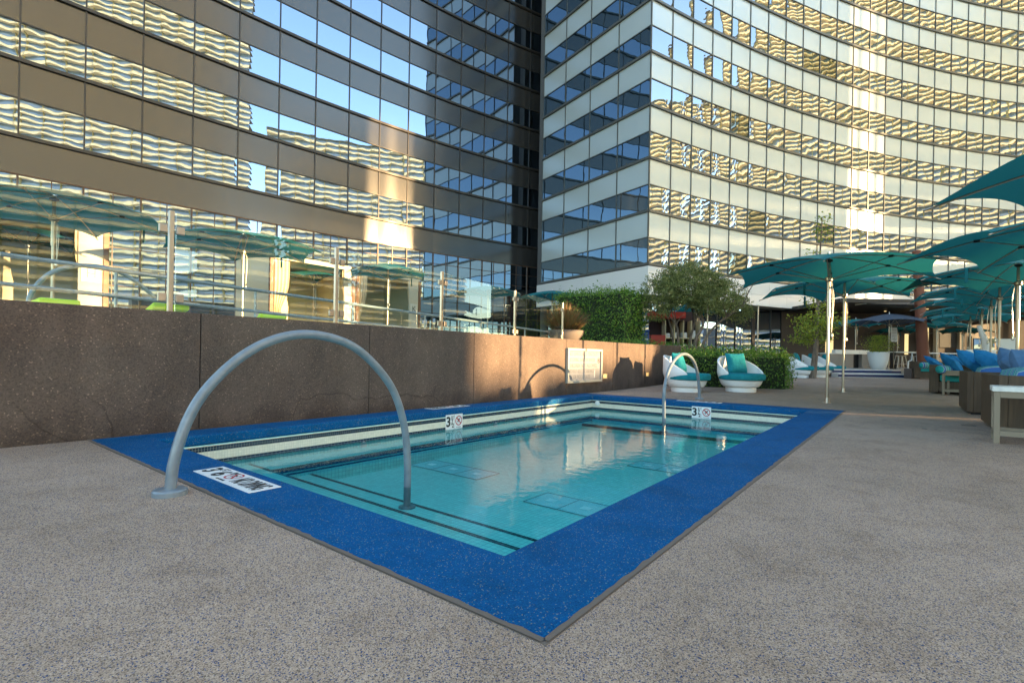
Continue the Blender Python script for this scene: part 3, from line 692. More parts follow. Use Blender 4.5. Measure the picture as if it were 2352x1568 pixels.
for P_, Q_ in ((FB, B_pts), (FC, C_pts)):
    inn = off(Q_, -3.2)
    for i in range(len(P_)-1):
        b.quad(P_[i]+V((0, 0, zf1)), P_[i+1]+V((0, 0, zf1)), Q_[i+1]+V((0, 0, zf1+.1)), Q_[i]+V((0, 0, zf1+.1)))
        b.quad(P_[i]+V((0, 0, zf0)), inn[i]+V((0, 0, zf0)), inn[i+1]+V((0, 0, zf0)), P_[i+1]+V((0, 0, zf0)))
b.build('soffit', mat('warm soffit', (.42, .36, .26), .7), tb)
SH = off(C_pts, -.9); b = MB(); fr = MB()
for i in range(0, 13):
    p, q = SH[i], SH[i+1]; d = (q-p).normalized(); n = V((d.y, -d.x, 0)); b1, t1 = random.uniform(-.01, .01), random.uniform(-.006, .006)
    k = MB()
    def fn(u, v): return p.lerp(q, u)+V((0, 0, .3+(zf0-.3)*v))+n*(b1*sin(pi*u)+t1*(v-.5)+.006*sin(5*v+i))
    k.grid(fn, 5, 8); k.build('shop_pane', m_winA, tb, smooth=True)
    fr.obox(p+V((0, 0, zf0/2+.1)), d*(.16 if i % 3 == 0 else .03), n*.06, V((0, 0, zf0/2-.1)))
fr.build('shop_frame', m_dark, tb)

# ------------------------------------------------------------------ wavy balcony towers across the pool (seen in the windows) and added sun blockers
sx, sl = V((sin(AZ), cos(AZ), 0)), V((-cos(AZ), sin(AZ), 0))
def backlit(name, c, tr):
    M = mat(name, c, .6); tl = nd(M, 'BsdfTranslucent'); tl.inputs[0].default_value = (*tr, 1); ad = nd(M, 'AddShader'); nt = M.node_tree
    nt.links.new(bs(M).outputs[0], ad.inputs[0]); nt.links.new(tl.outputs[0], ad.inputs[1]); nt.links.new(ad.outputs[0], nt.nodes['Material Output'].inputs[0]); return M
m_slab = backlit('cream frosted balustrade', (.60, .50, .36), (.335, .345, .285)); m_tglass = backlit('frosted blue tower glazing', (.22, .27, .31), (.058, .10, .225))  # translucency added so tower faces turned from the sun look sunlit
m_fin = backlit('yellow fin', (.5, .40, .18), (.17, .16, .08)); m_floor = mat('tower floor slab', (.5, .46, .38), .8)
def wavy(name, lab, l0, l1, z0, z1, Sd, fl=2.6, ph=0, fins=4.0, amp=1.0):
    """open floors behind a frosted front: translucency is added so low sun makes the fronts glow"""
    t = thing(name, lab, 'building', group='wavy balcony towers')
    P = lambda s_, l, z: sx*s_+sl*l+V((0, 0, z))
    b = MB(); g = MB(); fl_ = MB(); N = max(6, int((l1-l0)/.7)); k = 0; z = z0; bh = fl*.33
    while z < z1-.3:
        fr_ = [(Sd+.5*amp*sin(l*pi/2+ph+.5*sin(k*1.7))+.35*amp*sin(l*.41+k*.9)+.3, l) for l in [l0+(l1-l0)*i/N for i in range(N+1)]]
        M1 = N+1; zt_ = min(z+fl, z1)
        b.add([P(s_, l, zz) for zz in (z, z+bh) for s_, l in fr_], [(i, i+1, M1+i+1, M1+i) for i in range(N)])
        b.add([P(s_, l, z+bh) for s_, l in fr_]+[P(Sd+1.3, l, z+bh) for s_, l in fr_], [(i, i+1, M1+i+1, M1+i) for i in range(N)])
        b.add([P(s_, l, z) for s_, l in fr_]+[P(Sd+1.3, l, z) for s_, l in fr_], [(i, i+1, M1+i+1, M1+i) for i in range(N)])
        g.quad(P(Sd+1.3, l0, z+bh+.02), P(Sd+1.3, l1, z+bh+.02), P(Sd+1.3, l1, zt_-.01), P(Sd+1.3, l0, zt_-.01))
        c = P(Sd+3.3, (l0+l1)/2, z-.08); fl_.obox(c, sx*1.9, sl*(l1-l0)/2, V((0, 0, .06)))
        z += fl; k += 1
    fl_.obox(P(Sd+3.3, (l0+l1)/2, z1+.1), sx*2.6, sl*(l1-l0)/2, V((0, 0, .1)))
    b.build('balustrades', m_slab, t); g.build('glazing', m_tglass, t); fl_.build('floor_slabs', m_floor, t)
    if fins:
        b = MB(); l = l0
        while l < l1+.1:
            c = P(Sd+1.0, l, (z0+z1)/2); b.obox(c, sx*.35, sl*.10, V((0, 0, (z1-z0)/2))); l += fins
        b.build('party_walls', m_fin, t)
wavy('balcony_tower', 'tall wavy balcony tower mirrored in the dark windows', -62, 5.0, -1.6, 95, 85, fl=1.8, ph=.4)
wavy('balcony_tower', 'added podium of the wavy balcony block that blocks low sun', 11.0, 29.1, -1.6, 9.6, 85, ph=1.1)  # unseen mass shaped to keep low sun off the deck
wavy('balcony_tower', 'added narrow sun blocker left of the light slot', 9.0, 10.35, -1.6, 9.6, 85, ph=1.1)  # edge of an added slot that throws a sun streak on the deck
wavy('balcony_tower', 'added low sun blocker under the light slot', 10.35, 11.0, -1.6, 8.0, 85, ph=1.1)  # added sill of the slot behind the deck sun streak
wavy('balcony_tower', 'added short sun blocker beside the tall wavy tower', 4.0, 9.0, -1.6, 19, 86, ph=1.6)  # unseen block added to stop sun on the nearer part of the wall
wavy('balcony_tower', 'added sun blocker at the right of the podium gap', 17.3, 29.1, 9.6, 18.5, 86.5, ph=1.6)  # added to end the patch of sun on the concrete wall
wavy('balcony_tower', 'middle wavy balcony block mirrored as a low skyline', 9.0, 29.1, 18.5, 58, 86, fl=1.8, ph=2.0)
wavy('balcony_tower', 'added high block that trims the sun gap between the wavy towers', 29.1, 31.7, 29, 58, 85.5, ph=.3)  # added to close the top of the sun gap
wavy('balcony_tower', 'added low block that trims the sun gap between the wavy towers', 29.1, 31.7, -1.6, 17, 85.5, ph=2.0)  # added to close the bottom of the sun gap
wavy('balcony_tower', 'wavy balcony tower mirrored in the pale windows', 31.7, 47.25, -1.6, 60, 85, fl=1.4, ph=3.0, fins=3)
wavy('balcony_tower', 'wide wavy balcony tower mirrored in the far pale windows', 49.6, 100, -1.6, 84, 85, fl=1.4, ph=.9, fins=3)
for a_, c_, za, zb in ((29.5, 29.95, 17, 29), (30.85, 31.3, 17, 29), (47.5, 48.1, -1.6, 60), (48.75, 49.35, -1.6, 60)):  # unseen bars added to soften the sun patches on both glass towers
    wavy('balcony_tower', 'added slender bar that splits the sun in a gap between the wavy towers', a_, c_, za, zb, 85.2, fl=1.8, fins=0, amp=.2)

# ------------------------------------------------------------------ foliage
def leafquads(b, c, size, n=None, asp=.45, droop=0):
    a = V((random.gauss(0, 1), random.gauss(0, 1), random.gauss(0, 1)-droop)).normalized()
    o = a.cross(V((random.gauss(0, 1), random.gauss(0, 1), random.gauss(0, 1)))).normalized(); s_ = size*random.uniform(.6, 1.3)
    h = a.cross(o)*s_*.12
    b.add([c-a*s_/2, c+o*s_*asp/2+h, c+a*s_/2, c-o*s_*asp/2+h], [(0, 1, 2, 3)])
def hedge_mesh(b, x0, x1, y0, y1, z0, z1, n, size, fuzz=.10, skip_back=True):
    A = [((x1-x0)*(y1-y0), 2), ((y1-y0)*(z1-z0), 0), ((x1-x0)*(z1-z0), 1)]
    faces = []
    for ar, ax in A:
        faces += [(ar, ax, 1)]*1
        if ax != 2: faces += [(ar, ax, -1)]
    tot = sum(f[0] for f in faces)
    for ar, ax, sg_ in faces:
        for _ in range(int(n*ar/tot)):
            p = V((random.uniform(x0, x1), random.uniform(y0, y1), random.uniform(z0, z1)))
            lo_, hi_ = ((x0, x1), (y0, y1), (z0, z1))[ax]
            clump = .5+.5*sin(p.x*5.1+p.z*3)*sin(p.y*4.3+p.z*5.7+1)+.35*sin(p.x*1.9+1)*sin(p.z*2.3+p.y*1.7)
            p[ax] = (hi_ if sg_ > 0 else lo_)+sg_*(random.gauss(-.02, fuzz)*(.5+clump)+(.15*clump-.05 if ax == 2 else .09*clump-.03))
            leafquads(b, p, size)
m_inner = mat('hedge shade core', (.012, .02, .006), .95)  # near-black box paints the shade inside the hedge
def hedge(name, lab, x0, x1, y0, y1, z0, z1, n, size, m, cat='hedge', rz=0, org=None):
    org = org or ((x0+x1)/2, (y0+y1)/2, z0)
    t = thing(name, lab, cat, org, rz); dx, dy = (x1-x0)/2, (y1-y0)/2; hz = z1-z0
    b = MB(); hedge_mesh(b, -dx, dx, -dy, dy, 0, hz, n, size); b.build('foliage', m, t)
    b = MB(); b.box(-dx+.12, dx-.12, -dy+.12, dy-.12, 0, hz-.14); b.build('shade_core', m_inner, t); return t
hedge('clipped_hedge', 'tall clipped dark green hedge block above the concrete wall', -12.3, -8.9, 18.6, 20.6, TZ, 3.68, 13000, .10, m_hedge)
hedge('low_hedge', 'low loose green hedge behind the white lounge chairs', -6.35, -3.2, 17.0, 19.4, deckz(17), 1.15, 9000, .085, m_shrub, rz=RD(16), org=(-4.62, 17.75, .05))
b = MB()
for _ in range(2600): leafquads(b, V((random.uniform(-9.6, -7.2), random.uniform(16, 22.6), TZ+random.random()**1.5*.38)), .08)
b.build('ground_cover', m_shrub, kind='stuff')
def olive():
    base = at(1592, 795, 22.0); base.z = TZ; t = thing('olive_tree', 'gnarled multi-stemmed olive tree with grey green crown above the wall', 'tree', base)
    b = MB(); tips = []
    stems = [((0, 0), (.35, .2), (-.1, .5), 1.9, .10), ((-.55, -.2), (-.7, -.2), (-1.2, -.3), 1.8, .07), ((.25, .1), (.9, .7), (1.7, 1.2), 2.0, .075), ((-.25, .2), (-.15, .6), (-.5, 1.1), 2.1, .07), ((-.8, -.1), (-.95, -.3), (-1.0, -.9), 1.9, .05)]
    for (x, y), (x1_, y1_), (x2_, y2_), h, r in stems:
        pts = smooth_path([(x, y, -.1), (x+(x1_-x)*.35, y+(y1_-y)*.3, h*.33), (x1_, y1_, h*.66), (x2_, y2_, h)], 6)
        b.tube(pts, [r*(1-.6*i/len(pts)) for i in range(len(pts))], 8)
        for _ in range(5):
            s_ = pts[-1-random.randint(0, 6)]; e_ = s_+V((random.uniform(-.9, .9), random.uniform(-.9, .9), random.uniform(.3, 1.2)))
            b.tube(smooth_path([s_, (s_+e_)/2+V((0, 0, .12)), e_], 4), [.03-.0025*i for i in range(9)], 6); tips.append(e_)
    b.build('trunk', m_bark, t, smooth='auto')
    b = MB(); rt_, fr2 = V((R0.x, R0.y, 0)), V((-R0.y, R0.x, 0))
    lob = [((0, .1, 2.9), (1.25, 1.2, .95)), ((-1.25, -.4, 2.35), (.95, .9, .75)), ((-1.7, -.6, 1.75), (.65, .7, .55)), ((1.15, .7, 2.55), (1.0, .95, .75)), ((1.9, 1.3, 2.1), (.75, .75, .55)), ((-.3, .4, 3.5), (.75, .75, .55)), ((.6, -.5, 2.2), (1.0, .8, .6)), ((-.6, -.7, 2.6), (.9, .7, .7)), ((2.3, 1.6, 1.75), (.45, .5, .45)), ((.9, 1.0, 3.1), (.6, .6, .5)), ((-1.0, .1, 3.05), (.7, .7, .5))]
    wts = [r[0]*r[1]*r[2] for _, r in lob]; sprigs = []
    for _ in range(2900):
        c, r = random.choices(lob, wts)[0]; d = V((random.gauss(0, 1), random.gauss(0, 1), random.gauss(0, 1))).normalized(); q = random.uniform(.45, 1.06)**.7
        sprigs.append((rt_*(c[0]+d.x*r[0]*q)*1.22+fr2*(c[1]+d.y*r[1]*q)+V((0, 0, c[2]+d.z*r[2]*q)), d))
    for c, d in sprigs:
        ax = (d*.6+V((random.gauss(0, .5), random.gauss(0, .5), random.gauss(.2, .5)))).normalized()
        for k in range(13):
            p = c+ax*random.uniform(-.13, .17)+V((random.gauss(0, .035), random.gauss(0, .035), random.gauss(0, .035)))
            leafquads(b, p, .10, asp=.34)
    b.build('crown', m_olive, t)
olive()
def slim_tree():
    P = at(1867, 838, 21.5); P.z = deckz(P.y); t = thing('slim_tree', 'slender young tree with sparse yellow green leaves behind the umbrellas', 'tree', P)
    b = MB(); rd = Rv; tr = smooth_path([(0, 0, 0), (rd.x*.1, rd.y*.1, 1.2), (rd.x*.16, rd.y*.16, 2.8), (rd.x*.2, rd.y*.2, 4.4), (rd.x*.3, rd.y*.3, 6.9)], 8)
    b.tube(tr, [.13*(1-i/len(tr))+.012 for i in range(len(tr))], 10); lv = MB()
    for i in range(64):
        h = random.uniform(.29, 1.0); s_ = tr[min(int(h*len(tr)), len(tr)-1)]; a = random.uniform(0, 2*pi); ln = (1.25 if h < .5 else 1.0)*(1.15-h*.75)*random.uniform(.45, 1.1)
        e_ = s_+V((cos(a)*ln, sin(a)*ln, ln*random.uniform(-.05, .55)))
        b.tube([s_, (s_+e_)/2+V((0, 0, .05)), e_], [.014, .009, .004], 5)
        n = int(74*ln*(1.45 if h < .45 else .8))
        for _ in range(n):
            q = random.uniform(.25, 1.08); p = s_.lerp(e_, q)+V((random.gauss(0, .15), random.gauss(0, .15), random.gauss(-.02, .12))); leafquads(lv, p, .11, asp=.66)
    b.build('trunk', m_bark, t, smooth='auto'); lv.build('crown', m_young, t)
slim_tree()
# bowl with ornamental grass on the terrace
P = V((-8.95, 14.2, TZ+.08)); t = thing('bowl_planter', 'wide brown bowl of reddish ornamental grass by the hedge', 'planter', P)
b = MB(); b.lathe([(.22, 0), (.42, .12), (.58, .34), (.62, .48), (.57, .48), (.5, .36), (0, .36)], 32, cap=False); b.build('bowl', mat('brown bowl', (.14, .11, .09), .6), t, smooth='auto')
b = MB()
for _ in range(1500):
    a = random.uniform(0, 2*pi); r = random.random()**.6; tip = V((cos(a)*r*.92, sin(a)*r*.92, .48+random.uniform(.25, 1.0)*(1.1-.5*r))); ba = V((cos(a)*r*.3, sin(a)*r*.3, .4)); o = V((random.gauss(0, 1), random.gauss(0, 1), 0)).normalized()*.008
    md = ba.lerp(tip, .6)+V((0, 0, .07)); b.add([ba-o, ba+o, md+o, md-o, tip], [(0, 1, 2, 3), (3, 2, 4)])
b.build('grass', m_grass, t)
b = MB(); b.box(-9.3, -8.2, 13.6, 15.3, TZ, TZ+.10); b.build('planter_plinth', m_terr, label='low pale concrete plinth under the bowl planter', cat='plinth')

# ------------------------------------------------------------------ umbrellas
def umbrella_proto(mcan, R=2.25, zt=2.8, za=3.25, name='umbrella', scal=.80, ribs=6, lab=''):
    t = thing(name, lab, 'umbrella'); N = ribs
    b = MB()
    def zr(q, s_): return za-(za-zt)*(q**1.55)+.05*s_*q*q          # s_: 0 on a rib, 1 midway
    for k in range(N):
        a0, a1 = 2*pi*k/N, 2*pi*(k+1)/N
        def fn(u, v):
            s_ = 1-abs(2*u-1); s2 = 1-(2*u-1)**2; a = a0+(a1-a0)*u; edge = R*(1-(1-scal)*s2**.7); r = .06+(edge-.06)*v
            return (cos(a)*r, sin(a)*r, zr(r/R, s2))
        b.grid(fn, 10, 10)
    b.build('canopy', mcan, t, smooth=True)
    b = MB(); b.tube([(0, 0, 0), (0, 0, za-.02)], .029, 14); b.build('pole', m_alum, t, smooth='auto')
    b = MB(); b.tube([(0, 0, 1.9), (0, 0, zt-.08)], .04, 14); b.lathe([(.05, 0), (.075, .03), (.075, .09), (.04, .12)], 16, c=(0, 0, zt-.12)); b.build('runner', m_alum, t, smooth='auto')
    b = MB(); b.lathe([(.03, 0), (.07, .02), (.07, .06), (.03, .08)], 14, c=(0, 0, za-.14)); b.build('hub', m_dark, t, smooth='auto')
    b = MB(); b.lathe([(.10, 0), (.10, .012), (.05, .02), (.045, .12)], 18); b.build('base_plate', m_steel, t, smooth='auto')
    b = MB(); b.tube([(0, 0, za-.02), (0, 0, za+.10)], [.022, .014], 10); b.build('finial', m_signwhite, t, smooth='auto')
    for k in range(N):
        a = 2*pi*k/N
        pts = [(cos(a)*R*q, sin(a)*R*q, zr(q, 0)-.022) for q in (.03, .2, .4, .55, .7, .85, 1.035)]
        b = MB(); b.tube(pts, .012, 6); rb = b.build('rib', m_alum, t, smooth='auto')
        q = .55; e_ = V((cos(a)*R*q, sin(a)*R*q, zr(q, 0)-.03)); b = MB(); b.tube([(cos(a)*.06, sin(a)*.06, zt-.07), e_], .010, 6); b.build('strut', m_alum, rb, smooth='auto')
        b = MB(); b.obox(e_, V((cos(a), sin(a), 0))*.04, V((-sin(a), cos(a), 0))*.022, V((0, 0, .022))); b.build('joint', m_dark, rb)
    a = 2*pi/N*1.3; q = .86; r = R*.86
    b = MB(); b.obox((cos(a)*r, sin(a)*r, zr(.86, 1)-.15), V((-sin(a), cos(a), 0))*.03, V((cos(a), sin(a), 0))*.003, V((0, 0, .16))); b.build('tie_strap', mcan, t)
    b = MB(); b.tube(smooth_path([(.05, 0, zt-.1), (.09, .02, 2.2), (.07, 0, 1.55), (.10, -.02, 2.3), (.06, 0, zt-.12)], 5), .006, 5)
    b.lathe([(.02, 0), (.03, .03), (.03, .09), (.015, .12)], 10, c=(.075, 0, 1.44)); b.build('pulley_cord', m_steel, t)
    return t
def place(proto, x, y, z, rz, lab, grp, first=[], lean=None):
    if proto.name not in first: first.append(proto.name); o = proto; o.location = (x, y, z); o.rotation_euler = (0, 0, rz); o['label'] = lab; o['group'] = grp
    else: o = dup(proto, None, (x, y, z), rz, lab, grp)
    if lean: o.rotation_euler = (lean[0], lean[1], rz)
    return o
UP = umbrella_proto(m_teal)
G1 = 'teal umbrellas on the deck'
rl_ = lambda deg: (Fv.x*0+RD(deg)*Fv.x, RD(deg)*Fv.y)    # tilt about the view direction leans a pole sideways
place(UP, -1.39, 13.05, deckz(13), RD(34), 'teal umbrella standing alone nearest the far pool corner', G1, lean=None)
place(UP, -1.42, 16.9, deckz(17), RD(50), 'second teal umbrella behind the one at the pool corner', G1)
place(UP, 2.45, 7.73, 0, RD(178), 'teal umbrella cut by the right edge, highest in view', G1)
place(UP, 2.15, 11.7, 0, RD(177), 'teal umbrella over the nearest daybed', G1)
place(UP, 1.97, 16.19, deckz(16.2), RD(161), 'teal umbrella with the thick gold lit pole at the right edge', G1)
place(UP, 2.12, 20.6, deckz(20.6), RD(158), 'teal umbrella over the daybed with the slatted end', G1)
place(UP, 2.3, 24.4, .2, RD(165), 'teal umbrella fifth along the daybed row', G1)
place(UP, 2.4, 28.4, .2, RD(150), 'teal umbrella sixth along the daybed row', G1)
place(UP, 2.35, 32.6, .2, RD(170), 'teal umbrella at the far end of the daybed row', G1)
place(UP, 6.2, 22.5, .2, RD(20), 'teal umbrella in the second row behind the gold poles', G1)
place(UP, 6.6, 30, .2, RD(10), 'distant teal umbrella at the right edge', G1)
G2 = 'umbrellas by the bar'
UT = umbrella_proto(m_teal, R=1.8, zt=2.55, za=3.0, scal=.84, lab='x')
P = at(1964, 850, 31); place(UT, P.x, P.y, .58, .2, 'small teal umbrella over the bar counter', G2)
P = at(2150, 850, 31); place(UT, P.x, P.y, .58, .5, 'sea green umbrella right behind the brown mast', G2)
P = at(2060, 850, 37); place(UT, P.x, P.y, .58, .1, 'pale green umbrella behind the slate umbrella', G2)
P = at(2210, 850, 36); place(UT, P.x, P.y, .58, .1, 'dim green umbrella by the bar doorway', G2)
UG = umbrella_proto(m_grey_canvas, R=1.8, zt=2.35, za=2.85, scal=.88, lab='x')
P = at(2041, 846, 25.6); place(UG, P.x, P.y, .55, .3, 'slate blue umbrella beside the white planter pot', G2)
G3 = 'teal umbrellas on the terrace'
for px, d, r, k, lab in ((62, 13.8, .2, .8, 'small teal umbrella low behind the first glass panel'), (120, 10.9, .5, 1.2, 'big pale teal umbrella spanning the first glass panel'), (556, 14.2, .75, 1.2, 'big teal umbrella with gold lit pole behind the second glass panel'),
                          (720, 20.5, .3, 1.0, 'teal umbrella half hidden behind the second fence post'), (890, 18.6, .4, .88, 'mint lit umbrella rising over the third glass panel'), (1120, 24, .1, 1.0, 'teal umbrella behind the fourth fence post'),
                          (1268, 25.3, .5, 1.0, 'teal umbrella at the end of the glass fence before the hedge')):
    P = at(px, 720, d); o = place(UT, P.x, P.y, TZ, r, lab, G3); o.scale = (k, k, 1)
P = at(1600, 790, 27); place(UT, P.x, P.y, TZ-.3, .3, 'teal umbrella half hidden behind the olive tree', G3)

# ------------------------------------------------------------------ lounge chairs
def lounge_chair():
    t = thing('lounge_chair', 'x', 'chair')
    N = 72; rows = 12
    def rim(th):
        a = abs(th); a1, a2 = RD(62), RD(74)
        if a < a1: return .34
        full = .57+.45*((cos(a2)-cos(a))/(cos(a2)+1)) if a > a2 else .57
        s_ = min(1, (a-a1)/(a2-a1)); s_ = s_*s_*(3-2*s_); return .34+(full-.34)*s_
    def rad(z, th):
        q = (z-.14)/.9; base = .45+.17*min(1, q/.42)**.55
        return base-(.06*max(0, q-.45))+(.05*max(0, q-.3) if abs(th) > pi/2 else 0)
    def shell(o):
        vs = []
        for j in range(rows+1):
            for i in range(N):
                th = -pi+2*pi*i/N; zr_ = rim(th); z = .14+(zr_-.14)*j/rows; r = rad(z, th)-o
                vs.append((cos(th)*r, sin(th)*r, z+(.03 if o and j == 0 else 0)))
        return vs
    A, Bm = shell(0), shell(.055); b = MB(); M_ = N*(rows+1); vs = A+Bm; fs = []
    for j in range(rows):
        for i in range(N):
            k = (i+1) % N; fs.append((j*N+i, j*N+k, (j+1)*N+k, (j+1)*N+i)); fs.append((M_+j*N+k, M_+j*N+i, M_+(j+1)*N+i, M_+(j+1)*N+k))
    for i in range(N):
        k = (i+1) % N; fs.append((rows*N+i, rows*N+k, M_+rows*N+k, M_+rows*N+i))
    fs.append(tuple(range(N))[::-1]); b.add(vs, fs); b.build('shell', m_white, t, smooth='auto', bevel=.015)
    b = MB(); b.lathe([(.40, 0), (.405, .02), (.405, .13), (.38, .15)], 40); b.build('base_ring', m_white, t, smooth='auto')
    b = MB(); b.lathe([(.0, .335), (.57, .335), (.60, .355), (.612, .40), (.612, .45), (.60, .495), (.565, .52), (.3, .53), (0, .532)], 40, c=(.045, 0, 0), cap=False); b.build('seat_cushion', m_cush, t, smooth='auto')
    b = MB()
    def pil(u, v, sgn):
        x, y = 2*u-1, 2*v-1; h = (max(0, (1-x**4)*(1-y**4)))**.6*.13; px_ = x*(1-.07*(1-y*y)); py_ = y*(1-.07*(1-x*x)); return (px_*.32, py_*.32, sgn*h)
    rot = Matrix.Translation((-.20, 0, .79)) @ Matrix.Rotation(RD(-18), 4, 'Y') @ Matrix.Rotation(pi/2, 4, 'Y') @ Matrix.Rotation(pi/2, 4, 'Z')
    for sgn in (1, -1): b.grid(lambda u, v: rot @ V(pil(u, v, sgn)), 14, 14)
    b.build('pillow', m_cush, t, smooth=True); return t
LC = lounge_chair(); G4 = 'white lounge chairs with teal cushions'
def chair(x, y, z, rz, lab, first=[]):
    if not first: first.append(1); LC.location = (x, y, z); LC.rotation_euler = (0, 0, rz); LC['label'] = lab; LC['group'] = G4
    else: dup(LC, None, (x, y, z), rz, lab, G4)
chair(-4.88, 14.1, deckz(14), RD(2), 'white lounge chair by the concrete wall behind the far handrail')
chair(-3.72, 15.25, deckz(15.2), RD(-38), 'white lounge chair facing the pool in front of the low hedge')
for px, d, rz, lab in ((1842, 22.0, 10, 'white lounge chair just right of the low hedge'), (1877, 23.0, 14, 'middle lounge chair of the trio behind the umbrella poles'), (1907, 24.8, 10, 'lounge chair of the trio next to the blue steps')):
    P = at(px, 850, d); chair(P.x, P.y, deckz(P.y), RD(rz), lab)

# ------------------------------------------------------------------ daybeds and side tables on the right
def pillow(name, lab, loc, size, th, rot, m, grp):
    t = thing(name, lab, 'pillow', loc, 0, grp); t.rotation_euler = rot; b = MB()
    def fn(u, v, sgn):
        x, y = 2*u-1, 2*v-1; h = (max(0, (1-abs(x)**3.2)*(1-abs(y)**3.2)))**.62*th/2; w1 = .012*sin(9*x+3*y)*(1-x*x)
        return (x*size/2*(1-.10*(1-y*y)), y*size/2*(1-.10*(1-x*x)), sgn*(h+w1*(1-y*y)))
    for sgn in (1, -1): b.grid(lambda u, v: fn(u, v, sgn), 18, 18)
    b.build('cover', m, t, smooth=True); return t
def daybed(name, lab, x0, x1, y0, y1, h, z):
    t = thing(name, lab, 'daybed', (x0, y0, z), 0, 'slatted daybeds along the deck'); w_, d_ = x1-x0, y1-y0
    b = MB(); b.box(0, .09, 0, d_, .04, h); n = int(d_/.16)
    b.build('end_panel', m_wood, t, bevel=.008)
    b = MB(); b.box(.09, w_, 0, .09, .04, h); b.build('front_panel', m_wood, t, bevel=.008)
    b = MB(); b.box(.09, w_, d_-.09, d_, .04, h); b.build('back_panel', m_wood, t, bevel=.008)
    b = MB(); b.box(.09, w_, .09, d_-.09, .05, h*.62); b.build('deck_board', m_wood, t)
    b = MB(); b.box(.06, w_-.06, .06, d_-.06, 0, .04); b.build('plinth', m_black, t)
    def cu(u, v):
        x, y = u, v; e_ = (1-(2*x-1)**10)*(1-(2*y-1)**10); return (.11+(w_-.13)*u, .11+(d_-.22)*v, h*.62+.02+(h*.38+.10)*max(0, e_)**.25+.015*sin(7*x)*sin(5*y))
    b = MB(); b.grid(cu, 24, 24); b.build('mattress', m_stripe, t, smooth=True); return t
daybed('daybed', 'brown slatted daybed nearest behind the small white topped table', .93, 3.3, 9.0, 10.95, .78, 0)
daybed('daybed', 'brown slatted daybed second in the row with blue pillows', .86, 3.2, 12.35, 14.15, .775, .005)
G5 = 'blue pillows on the daybeds'
def view_n(a, b_, c_): return (V((R0.x, R0.y, 0))*a+V((0, 0, b_))-V((Fv.x, Fv.y, 0))*c_).normalized()
def cushion(lab, px, py, d, size, th, n, roll, m):
    q = n.to_track_quat('Z', 'Y') @ Matrix.Rotation(roll, 4, 'Z').to_quaternion()
    pillow('throw_pillow', lab, at(px, py, d), size, th, q.to_euler(), m, G5)
cushion('large blue pillow leaning on the second daybed', 2240, 833, 9.9, .56, .28, view_n(.45, .75, .5), .75, m_pblue)
cushion('crumpled pale lit blue pillow on the second daybed', 2281, 835, 9.4, .56, .30, view_n(.62, .70, .35), .5, m_pblue)
cushion('slate blue pillow on the nearest daybed', 2326, 835, 8.3, .48, .28, view_n(.35, .55, .75), .7, m_pslate)
cushion('slate blue pillow cut by the right edge', 2359, 832, 7.7, .47, .30, view_n(.25, .3, .9), .1, m_pslate)
def bolster(lab, p, ln, r, rz):
    t = thing('bolster', lab, 'bolster', p, rz, 'striped bolsters'); b = MB(); n = 14
    pr = [(0, -ln/2)]+[(r*min(1, (1-abs(2*i/n-1)**8))**.5, -ln/2+ln*i/n) for i in range(1, n)]+[(0, ln/2)]
    vs = []; N = 24
    for rr, x in pr: vs += [(x, rr*cos(2*pi*k/N), rr*sin(2*pi*k/N)) for k in range(N)]
    b.add(vs, [(i*N+k, i*N+(k+1) % N, (i+1)*N+(k+1) % N, (i+1)*N+k) for i in range(n) for k in range(N)]); b.build('cover', m_stripex, t, smooth=True)
def armchair(name, lab, P, z, rz, w_=1.7, d_=.95):
    t = thing(name, lab, 'sofa', (P.x, P.y, z), rz, 'wicker sofas'); h = .80
    b = MB(); b.box(0, .22, 0, d_, .03, h); b.build('arm', m_wood, t, bevel=.015); b = MB(); b.box(w_-.22, w_, 0, d_, .03, h); b.build('arm', m_wood, t, bevel=.015)
    b = MB(); b.box(.22, w_-.22, d_-.2, d_, .03, h); b.build('backrest', m_wood, t, bevel=.015); b = MB(); b.box(.22, w_-.22, .03, d_-.2, .05, .33); b.build('seat_base', m_wood, t)
    b = MB(); b.box(.23, w_-.23, .0, d_-.2, .335, .54); b.build('seat_cushion', mat('green cushion', (.01, .22, .22), .9), t, bevel=.05, seg=3)
    return t
P = at(2133, 900, 14.1); P.z = 0; sC = armchair('wicker_sofa', 'dark wicker sofa with turquoise seat facing the pool deck', P, deckz(P.y), RD(-18))
bolster('striped bolster on the turquoise sofa seat', at(2168, 848, 13.6), .50, .115, RD(62))
cushion('bright blue pillow leaning on the wicker sofa', 2187, 836, 13.7, .60, .25, view_n(.70, .60, .35), .5, m_pblue)
cushion('blue pillow behind the bright pillow on the wicker sofa', 2206, 836, 14.6, .56, .22, view_n(.6, .6, .4), .6, m_pblue)
P = at(2100, 866, 23); sD = armchair('wicker_sofa', 'far wicker sofa in front of the brown mast', P, .2, RD(10), 1.9, 1.0)
bolster('turquoise striped bolster on the far wicker sofa', at(2126, 839, 22.4), .5, .14, RD(40))
cushion('vivid blue pillow on the far wicker sofa', 2149, 835, 21.5, .80, .28, view_n(.5, .75, .4), .5, m_pblue)
P = at(2095, 866, 23.6); t = thing('cube_planter', 'brown cube stool at the right end of the blue steps', 'stool', (P.x, P.y, .2), YAW)
b = MB(); b.box(-.22, .22, -.22, .22, 0, .46); b.build('body', mat('brown cube', (.12, .085, .07), .7), t, bevel=.012)
